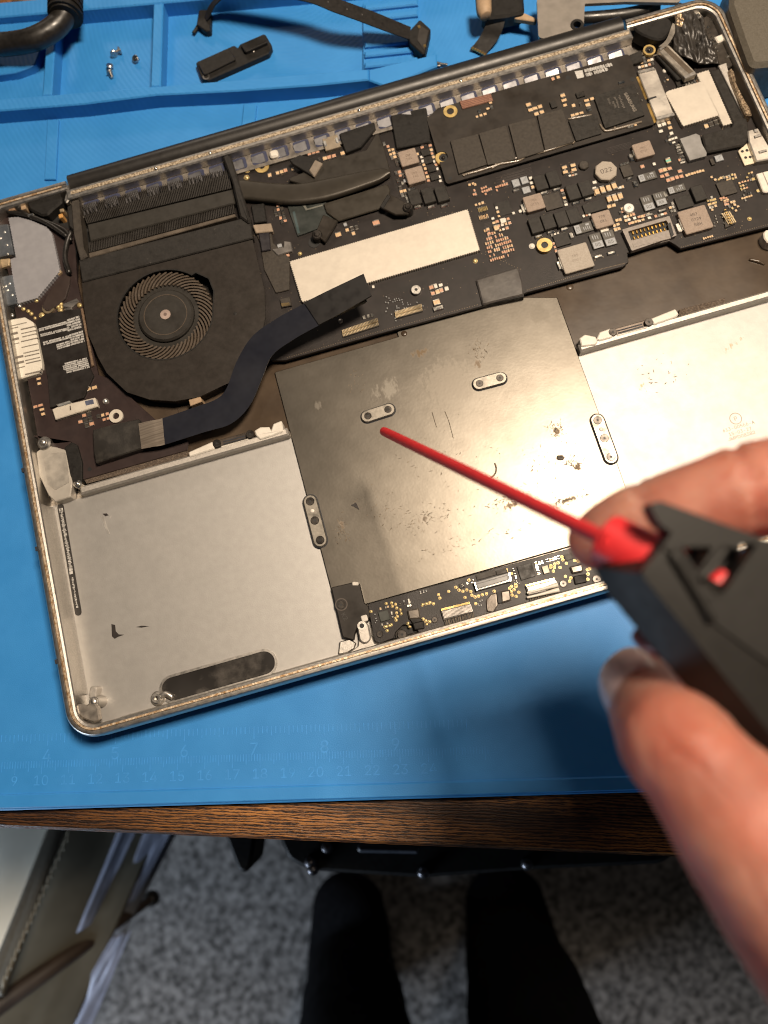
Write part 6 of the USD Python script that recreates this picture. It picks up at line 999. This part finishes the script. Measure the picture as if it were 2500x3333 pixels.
for x, y, r in ((293, 682, 26), (1362, 382, 30), (22, 805, 40), (1640, 345, 36)): k = mmpp('l', x, y, zk); screw(kb, q('l', [(x, y)], zk + .4)[0], r * k, zk + .4)
def cz(c, x, y, w, h, ht, m, nm='chip', b=.08, a=0.): X, Y, W, H = S(c, x, y, w, h, zk + ht); return part(kb, nm, slab(rect(X, Y, W, H, a), zk, zk + ht, b), m)
cz('k', 1163, 513, 105, 105, .6, M('chip_green', (.024, .028, .022), rough=.4)); cz('l', 1055, 280, 125, 118, .6, chipm); cz('l', 1217, 265, 48, 62, .9, M('cream_plate', (.55, .48, .36)), 'cream_chip'); cz('l', 1408, 160, 72, 50, .5, chip_b); cz('l', 518, 400, 40, 40, .4, chipm); cz('l', 720, 310, 165, 44, .5, chip_b); cz('l', 850, 282, 90, 36, .5, chip_b)
for cr, pts in (('k', [(1022, 466), (1186, 380), (1244, 374), (1252, 410), (1286, 388), (1298, 428), (1338, 450), (1348, 488), (1297, 482), (1306, 520), (1283, 540), (1292, 560), (1172, 632), (1188, 628), (1222, 618), (1240, 610), (1196, 672), (1420, 596), (1438, 630), (1578, 394), (1616, 384), (1650, 376), (1584, 548), (1612, 570), (1624, 604), (1650, 575)]),
                ('l', [(410, 447), (326, 473), (336, 502), (192, 560), (224, 550), (254, 540), (284, 549), (220, 692), (252, 698), (228, 720), (578, 352), (470, 413), (496, 436), (528, 446), (560, 434), (593, 447), (602, 478), (630, 492), (658, 486), (690, 474), (724, 466), (788, 446), (546, 497), (634, 548), (888, 266), (888, 278), (932, 298), (932, 405), (916, 420), (966, 390), (968, 406), (928, 448), (954, 432), (938, 478), (992, 454), (970, 488), (1258, 232), (1256, 245), (1288, 248), (1290, 220), (1320, 208), (1280, 278), (1335, 248), (1350, 158), (1358, 184), (1388, 214), (1455, 190), (1484, 195), (1380, 322), (1424, 334), (1414, 362), (1562, 266), (1580, 258), (1568, 302), (1566, 346), (72, 712), (86, 740), (8, 600), (16, 632)])): dotpad(kb, cr, pts, .55, zk)
for c, poly, n, ms_, w, h, pit in (('k', [(1090, 420), (1210, 400), (1210, 440), (1100, 455)], .7, [tan, tin], (16, 22), (22, 28), (28, 30)), ('k', [(1050, 480), (1080, 480), (1100, 600), (1070, 600)], .8, [reslab], (12, 16), (10, 14), (20, 22)), ('k', [(1225, 450), (1260, 440), (1280, 560), (1250, 570)], .8, [tin, chip_b], (18, 24), (22, 28), (28, 32)), ('k', [(1110, 590), (1230, 570), (1230, 600), (1130, 630)], .7, [tan, tin], (16, 22), (20, 26), (28, 30)), ('k', [(1405, 340), (1450, 330), (1470, 410), (1420, 410)], .9, [tin], (18, 24), (22, 28), (26, 30)), ('k', [(1330, 360), (1380, 350), (1390, 420), (1340, 420)], .7, [reslab, chip_b], (14, 20), (18, 24), (24, 28)),
        ('l', [(1100, 210), (1130, 205), (1200, 300), (1150, 330)], .8, [tin, tan], (20, 28), (16, 24), (30, 28)), ('l', [(1130, 200), (1280, 165), (1330, 150), (1330, 180), (1150, 230)], .7, [tin, chip_b, tan], (14, 22), (20, 28), (24, 30)), ('l', [(930, 250), (970, 245), (980, 330), (950, 330)], .7, [tin, chip_b], (12, 18), (14, 20), (20, 22)), ('l', [(950, 355), (1000, 350), (1000, 385), (950, 385)], .7, [reslab], (10, 14), (10, 14), (16, 18)), ('l', [(490, 380), (580, 350), (600, 420), (560, 410)], .6, [tin, chip_b], (12, 16), (14, 20), (22, 24)), ('l', [(60, 520), (100, 510), (110, 565), (70, 565)], .9, [tin], (20, 26), (20, 26), (26, 28)), ('l', [(650, 520), (700, 520), (690, 570), (650, 570)], .6, [reslab], (8, 12), (8, 12), (16, 18)), ('l', [(160, 445), (230, 430), (240, 455), (170, 465)], .9, [reslab], (7, 9), (16, 22), (12, 24)), ('l', [(580, 350), (620, 345), (620, 400), (590, 400)], .6, [tin], (10, 14), (10, 14), (20, 20))): field(kb, c, poly, n, ms_, w, h, zk, 60 + len(SM), pit, .35)
for cr, quad in (('k', [(1410, 450), (1540, 425), (1560, 545), (1430, 550)]), ('l', [(1415, 240), (1520, 215), (1530, 280), (1440, 300)]), ('l', [(840, 445), (920, 430), (930, 520), (850, 545)])):
    jk = part(kb, 'flex_clamp', slab(rpoly(q(cr, quad, zk + 1.2), .4), zk, zk + 1.2, .5), M('clamp_grey', (.10, .088, .075), (.15, .13, .11), rough=.32, metal=.5, ns=400))
for cr, quad in (('k', [(1470, 590), (1590, 565), (1600, 650), (1490, 665)]), ('l', [(1445, 320), (1550, 300), (1560, 370), (1460, 390)]), ('k', [(1430, 540), (1560, 535), (1590, 570), (1470, 600)])): part(kb, 'flex_bridge', slab(rpoly(q(cr, quad, zk + .8), .4), zk - .3, zk + .8, .3), blk2)
part(kb, 'flex_bridge', slab(q('l', [(808, 455), (845, 445), (855, 540), (822, 545)], zk + .9), zk, zk + .9, .1), M('socket_black', (.004, .004, .004)))
fan_flex = [(720, 520), (760, 470), (812, 455), (822, 560), (780, 620), (725, 615)]; ff = part(kb, 'curved_flex', slab(rpoly(q('l', fan_flex, zk + .6), .6), zk - .2, zk + .6, .3), M('clamp_grey', (.1, .088, .075)))
for k in range(9): a, b = q('l', [(722 + 9 * k, 520 - 8 * k), (735 + 8 * k, 612)], zk + .65); part(ff, 'flex_trace', tube([[*a, zk + .62], [*b, zk + .62]], .08, 5, 0), ink)
rc = part(kb, 'ribbon_socket', slab(q('l', [(615, 372), (905, 290), (930, 365), (640, 445)], zk + 1.2), zk, zk + 1.2, .2), M('socket_body_grey', (.055, .055, .055), (.08, .08, .08), rough=.35, ns=300))
part(rc, 'flip_lid', slab(q('l', [(640, 385), (895, 312), (905, 350), (650, 425)], zk + 1.6), zk + 1.0, zk + 1.6, .15), M('lid_grey', (.075, .075, .073), rough=.3)); 
for qd in ([(615, 370), (632, 365), (655, 440), (640, 446)], [(902, 292), (922, 288), (938, 360), (920, 368)]): part(rc, 'end_post', slab(q('l', qd, zk + 1.6), zk, zk + 1.6, .1), tin)
g = [bx(*(q('l', [(655 + 11.2 * k, 425 - 3.1 * k)], zk + 1.3)[0]), .26, .8, zk + .8, zk + 1.3, 0, 0) for k in range(24)]; part(rc, 'contacts', cat(*g), M('clip_steel', (.3, .28, .26)), kind='stuff')
trace = M('flex_trace', (.26, .22, .175), (.36, .31, .25), rough=.35, metal=.5)
for (x0, y0, x1, y1, n_) in ((345, 600, 585, 540, 26), (1050, 400, 1290, 340, 26)):
    P0, P1 = q('l', [(x0, y0), (x1, y1)], zk + .9); rs = part(kb, 'ribbon_socket', slab(np.array(q('l', [(x0 - 5, y0), (x1, y1), (x1 + 28, y1 + 80), (x0 + 22, y0 + 90)], zk + .8)), zk, zk + .8, .1), chip_b); G1, G2 = [], []
    for k in range(n_):
        a = P0 + (P1 - P0) * (k + .5) / n_; G1.append(bx(a[0], a[1], .2, .7, zk + .7, zk + 1.0)); G2.append(bx(a[0] + .25, a[1] - 1.9, .2, 2.6, zk + .75, zk + 1.0))
    part(rs, 'gold_row', cat(*G1), gold, kind='stuff'); part(rs, 'contacts', cat(*G2), M('clip_steel', (.3, .28, .26)), kind='stuff')
    Q = q('l', [(x0 + 18, y0 + 75), (x1 + 22, y1 + 60), (x1 + 38, y1 + 130), (x0 + 35, y0 + 150)], zk); fr_ = part(kb, 'striped_flex', slab(Q, zk - .6, zk + .3, .1), blk2); gg = []
    for k in range(22):
        u = (k + .5) / 22; a, b = Q[0] + (Q[1] - Q[0]) * u, Q[3] + (Q[2] - Q[3]) * u; j = rnd.uniform(-.25, .25); gg.append(tube([[*a, zk + .36], [*((a + b) / 2 + [j, 0]), zk + .36], [*b, zk + .36]], rnd.uniform(.06, .16), 5, 3))
    part(fr_, 'flex_traces', cat(*gg), trace, kind='stuff')
for a, b in (((1060, 460), (1315, 390)), ((1062, 498), (1325, 432))): part(kb, 'white_bar', tube(q3('l', [a, ((a[0] + b[0]) / 2, (a[1] + b[1]) / 2 + 2), b], zk + 1.4), [.4, .5, .85], 10, 3), white, smooth=True)
part(lap, 'front_edge_bar', slab(rpoly(q('l', [(850, 245), (1270, 125), (1285, 135), (1280, 145), (860, 258)], 8.6), .2), ZP, 8.6, .2), M('bright_tin', (.85, .82, .76))); part(lap, 'front_edge_bar', slab(q('l', [(200, 428), (620, 310), (622, 318), (205, 438)], 8.2), ZP, 8.2, .1), alu); part(lap, 'front_edge_bar', slab(rpoly(q('l', [(1380, 92), (1405, 86), (1412, 100), (1385, 106)], 9), .2), ZP, 9, .2), white)
part(lap, 'front_edge_bar', slab(rpoly(q('l', [(760, 262), (810, 248), (815, 262), (765, 276)], 8.8), .2), ZP, 8.8, .2), M('clip_steel', (.3, .28, .26)))
flush()

# ------------------------------------------------------------------ the air duster held over the laptop
def J(x, y, z): return q3('X', [(x, y)], z)[0]
red = M('red_plastic', (.46, .016, .020), (.52, .022, .025), rough=.48, rv=.05, ns=300, spec=.5)
dblk = M('nozzle_black', (.0062, .0056, .005), (.009, .0082, .0072), rough=.5, rv=.03, ns=900, spec=.28, bump=.2, bs=2200)
du = thing('air_duster', 'black spray nozzle with a long thin red straw held by the hand', 'air duster')
T0, E0 = J(1262, 1410, 52), J(1925, 1733, 148); ax_ = (E0 - T0) / np.linalg.norm(E0 - T0)
part(du, 'straw', tube([T0, T0 + ax_ * .4, (T0 + E0) / 2, E0, E0 + ax_ * 5], [1.15, 1.5, 1.5, 1.5, 1.5], 20, 10), red, 'long thin straight red straw', smooth=50)
F0, F1 = J(1962, 1752, 148), J(2128, 1836, 152)
part(du, 'straw_holder', tube([F0, F0 + (F1 - F0) * .03, F0 + (F1 - F0) * .10, F1, F1 + (F1 - F0) * .4], [2.8, 4.3, 4.85, 4.9, 4.9], 28, 0), red, smooth=60)
nz = np.array([.12, -.15, .98]); nz /= np.linalg.norm(nz); pz = J(2255, 1834, 160)
def LP(pts, off=0.): return q3('L', pts, pz + nz * off, nz)
e1 = np.cross([0, 1, 0], nz); e1 /= np.linalg.norm(e1); e2 = np.cross(nz, e1)
def flat(pts): d = LP(pts) - pz; return np.stack([d @ e1, d @ e2], 1)
def lift(m):
    v = np.asarray(m.vertices); m = trimesh.Trimesh(pz + v[:, :1] * e1 + v[:, 1:2] * e2 + v[:, 2:] * nz, m.faces, process=False); return m
top = Polygon(flat([(868, 520), (885, 490), (935, 478), (1380, 640), (1659, 742), (2100, 905), (2150, 1900), (1659, 1570), (1290, 1300), (1150, 1060), (1010, 840), (835, 972), (800, 962), (945, 790), (1012, 690), (945, 650), (905, 600)])).buffer(-.25).buffer(.5).buffer(-.25)
w1 = Polygon(flat([(1088, 800), (1262, 800), (1178, 935)])).buffer(.3); w2 = Polygon(flat([(1395, 795), (1562, 778), (1345, 1085), (1240, 1110), (1195, 1025)])).buffer(.3)
part(du, 'nozzle_body', lift(ext(top.difference(w1).difference(w2), -3.4, 0)), dblk, 'black angular nozzle body with two triangular windows')
part(du, 'window_rim', lift(cat(*[ext(w.buffer(.55).difference(w), -.3, .35) for w in (w1, w2)])), dblk)
lowO = [(480, 928), (560, 1085), (800, 1345), (920, 1520), (1100, 1730), (1659, 2240), (2100, 2570)]; topR = [(800, 968), (1010, 840), (1150, 1060), (1290, 1300), (1659, 1572), (2150, 1900)]
hp = np.vstack([LP(topR, -.5), q3('L', lowO, 150), q3('L', [(640, 950), (1000, 1000), (2100, 1500)], 148)])
part(du, 'nozzle_side', m3.Manifold.hull_points(hp.astype(np.float32)), dblk, smooth=25)
part(du, 'inner_wall', lift(ext(Polygon(flat([(1040, 760), (1620, 740), (1640, 1200), (1290, 1230)])), -7.5, -6.5)), M('socket_black', (.004, .004, .004)))
for P, w in (([(1010, 835), (1150, 1060), (1285, 1290)], .75), ([(1200, 1015), (1290, 905), (1375, 800)], .7), ([(960, 800), (1015, 835)], .5)): part(du, 'rib', tube(LP(P, .1), w, 10, 5), dblk, smooth=True)
part(du, 'inner_tube', tube(LP([(1225, 1085), (1290, 1045), (1370, 985)], -4.2), 1.5, 14, 3), red, smooth=60)
part(du, 'trigger_nub', tube([J(2080, 2065, 143), J(2110, 2085, 145), J(2160, 2100, 147)], [1.6, 2.2, 2.4], 14, 4), M('dull_red', (.20, .03, .025), rough=.45), smooth=True)
part(du, 'collar_tab', tube(LP([(960, 660), (1000, 720)], -3.5), 1.5, 12, 2), red, smooth=True)
can0 = J(2760, 1980, 150); part(du, 'can', tube([can0 + [-4, 0, 0], can0 + [2, -1, -2], can0 + [14, -4, -8], can0 + [110, -34, -60]], [6, 14, 17, 17], 32, 0), M('can_grey', (.22, .22, .23), rough=.35, metal=.6), smooth=40)

# ------------------------------------------------------------------ the person: right hand and the legs under the desk
def skin_extra(n, L):
    n['pn'] = ('noise_texture', {'scale': 60., 'detail': 3.}); n['pr'] = ('rgb_ramp', {'ramp': [(.38, (1.0, .70, .64)), (.62, (1, 1, 1))]}); n['pm'] = ('mix_color', {'blend_type': 'multiply', 'fac': .8})
    n['wv'] = ('voronoi_texture', {'scale': 900., 'feature': 'distance_to_edge'}); n['vb'] = ('bump', {'strength': .30, 'distance': .00035})
    L += [('g.position', 'pn.vector'), ('pn.fac', 'pr.fac'), ('r.color', 'pm.a'), ('pr.color', 'pm.b'), ('pm.result', 'p.base_color'), ('g.position', 'wv.vector'), ('wv.distance', 'vb.height'), ('b.normal', 'vb.normal')]
    L.remove(('b.normal', 'p.normal')); L.append(('vb.normal', 'p.normal'))
skin = None
def make_skin():
    n = {'g': ('geometry', {}), 'n': ('noise_texture', {'scale': 140., 'detail': 4.}), 'r': ('rgb_ramp', {'ramp': [(.35, (.28, .122, .090)), (.65, (.35, .165, .122))]}),
         'p': ('principled_bsdf', {'roughness': .55, 'specular_ior_level': .28, 'subsurface_weight': .55, 'subsurface_scale': .0042, 'subsurface_radius': (1., .32, .18)}),
         'bn': ('noise_texture', {'scale': 1500., 'detail': 3.}), 'b': ('bump', {'strength': .22, 'distance': .0003})}
    L = [('g.position', 'n.vector'), ('n.fac', 'r.fac'), ('g.position', 'bn.vector'), ('bn.fac', 'b.height'), ('b.normal', 'p.normal')]
    skin_extra(n, L); return usdkit.material(stage, '/World/Looks/skin', n, L, surface='p.BSDF')
skin = make_skin()
def sph(p, r): return m3.Manifold.sphere(r, 26).translate([float(v) for v in p])
def bones(chain): return [m3.Manifold.batch_hull([sph(a, ra), sph(b, rb)]) for (a, ra), (b, rb) in zip(chain, chain[1:])]
idx = [(J(1945, 1762, 129), 5.9), (J(2010, 1730, 131), 7.2), (J(2105, 1690, 134), 7.6), (J(2270, 1648, 137), 8.4), (J(2430, 1600, 139), 9.3), (J(2620, 1570, 140), 9.7), (J(2850, 1560, 138), 11.5)]
midf = [(J(2400, 1960, 122), 6.6), (J(2520, 1930, 122), 7.6), (J(2700, 1850, 126), 8.8), (J(2960, 1790, 128), 11.5)]
ringf = [(J(2560, 2150, 112), 6.2), (J(2680, 2110, 112), 7.2), (J(2860, 2060, 114), 8.5), (J(3080, 2060, 118), 11.2)]
pinky = [(J(2720, 2330, 104), 5.4), (J(2820, 2300, 104), 6.3), (J(2980, 2280, 108), 7.4), (J(3180, 2340, 112), 10.4)]
thumb = [(J(2068, 2212, 124), 6.5), (J(2100, 2262, 129), 7.8), (J(2150, 2345, 140), 8.4), (J(2205, 2425, 149), 9.6), (J(2310, 2550, 152), 9.6), (J(2430, 2690, 154), 11.4), (J(2560, 2850, 153), 13.0), (J(2760, 3060, 148), 16)]
wrist, fore = (J(3080, 3230, 140), 24), (J(3900, 4300, 120), 32)
solid = []
for ch in (idx, midf, ringf, pinky, thumb): solid += bones(ch)
solid += [m3.Manifold.batch_hull([sph(idx[-1][0], 11.5), sph(midf[-1][0], 11.5), sph(ringf[-1][0], 11), sph(pinky[-1][0], 10), sph(wrist[0], 20)]), m3.Manifold.batch_hull([sph(thumb[-1][0], 16), sph(wrist[0], 22), sph(midf[-1][0], 10)])] + bones([wrist, fore])
solid.append(sph(J(2250, 2448, 153), 7.6))   # the thumb's knuckle
hand = m3.Manifold.batch_boolean(solid, m3.OpType.Add).refine_to_length(2.2)
hm_ = asmesh(hand); hm_ = trimesh.Trimesh(hm_.vertices, hm_.faces, process=True); trimesh.smoothing.filter_taubin(hm_, lamb=.55, nu=.53, iterations=26)
V = np.array(hm_.vertices); N = np.array(hm_.vertex_normals)
def crease(V, p, d, w, depth):
    p, d = np.array(p), np.array(d) / np.linalg.norm(d); t = (V - p) @ d; near = np.linalg.norm(V - p, axis=1) < 17
    return -depth * np.exp(-(t / w) ** 2) * near
idir = idx[4][0] - idx[2][0]
off = crease(V, idx[2][0], idir, .8, 1.1) + crease(V, idx[2][0] + idir / np.linalg.norm(idir) * 2.6, idir, .6, .35) + crease(V, idx[4][0], idir, .8, 1.2) + crease(V, idx[4][0] - idir / np.linalg.norm(idir) * 3, idir, .6, .4)
tdir = thumb[3][0] - thumb[2][0]
for k in (-2.4, 0, 2.2): off += crease(V, thumb[3][0] + tdir / np.linalg.norm(tdir) * k, tdir, .55, .30)
for k, (x_, y_) in enumerate(((2150, 2560), (2300, 2620), (2250, 2480), (2380, 2560))): off += crease(V, J(x_, y_, 160), [1, -.2 + .35 * k, 0], .5, .28)
off += .8 * (meshkit.fbm(V / 8.0, 3, 5) - .5)
hm_.vertices = V + N * off[:, None]
me = thing('person', "person's right hand gripping the nozzle, with black trousered legs below the desk", 'person')
body = part(me, 'body', hm_, skin, smooth=True)
# thumb nail on the side that faces up and left
tc = thumb[1][0] + (thumb[2][0] - thumb[1][0]) * .12; tdn = (thumb[0][0] - thumb[2][0]); tdn /= np.linalg.norm(tdn); vd = CAM - tc; vd -= vd @ tdn * tdn; vd /= np.linalg.norm(vd); sd_ = np.cross(tdn, vd)
upn = vd * .95 + sd_ * (.3 if (sd_ @ (J(1800, 2400, 130) - tc)) > 0 else -.3); upn /= np.linalg.norm(upn); sn = np.cross(tdn, upn)
def nail(u, v):
    a = (v - .5) * 1.75; s = (u - .5) * 14.5 - .4; rr_ = 7.75 - .10 * np.maximum(s, 0) ** 1.6 * .22; w = 1 - .25 * np.clip((u - .75) / .25, 0, 1) ** 2
    return tc + s[:, None] * tdn + (rr_ * np.cos(a * w))[:, None] * upn + (rr_ * np.sin(a * w))[:, None] * sn
part(body, 'thumb_nail', sheet(nail, 12, 12, .5), M('nail', (.54, .38, .36), (.60, .43, .41), rough=.28, ns=300, spec=.5), smooth=True)
trous = M('black_trousers', (.0018, .0018, .0022), (.004, .004, .0045), rough=1., rv=0., spec=.04, ns=200, bump=.4, bs=700)
def JN(x, y, z): return q3('N', [(x, y)], z)[0]
legs = []
for ch in ([(JN(240, 480, -696), 43), (JN(250, 660, -690), 49), (JN(262, 880, -540), 53), (JN(285, 1300, -340), 60)], [(JN(770, 460, -694), 45), (JN(805, 640, -686), 55), (JN(868, 880, -520), 60), (JN(960, 1300, -340), 68)]): legs += bones(ch)
tr_ = m3.Manifold.batch_boolean(legs, m3.OpType.Add).refine_to_length(9); tr_ = asmesh(tr_); tr_ = trimesh.Trimesh(tr_.vertices, tr_.faces, process=True); trimesh.smoothing.filter_taubin(tr_, iterations=10)
v_ = np.array(tr_.vertices); tr_.vertices = v_ + np.array(tr_.vertex_normals) * (7 * (meshkit.fbm(v_ / 45, 3, 2) - .5))[:, None]
part(me, 'trousers', tr_, trous, smooth=True)
sh_ = m3.Manifold.batch_boolean(bones([(np.array([40., -720, -330]), 110), (np.array([130., -700, -180]), 150), (np.array([140., -640, 120]), 165), (np.array([150., -600, 420]), 170)]), m3.OpType.Add).refine_to_length(40)
part(me, 'unseen_torso', sh_, M('unseen_torso_charcoal', (.02, .02, .022), rough=.9, spec=.1), smooth=True)  # torso out of view, placed to darken the carpet and metal reflections
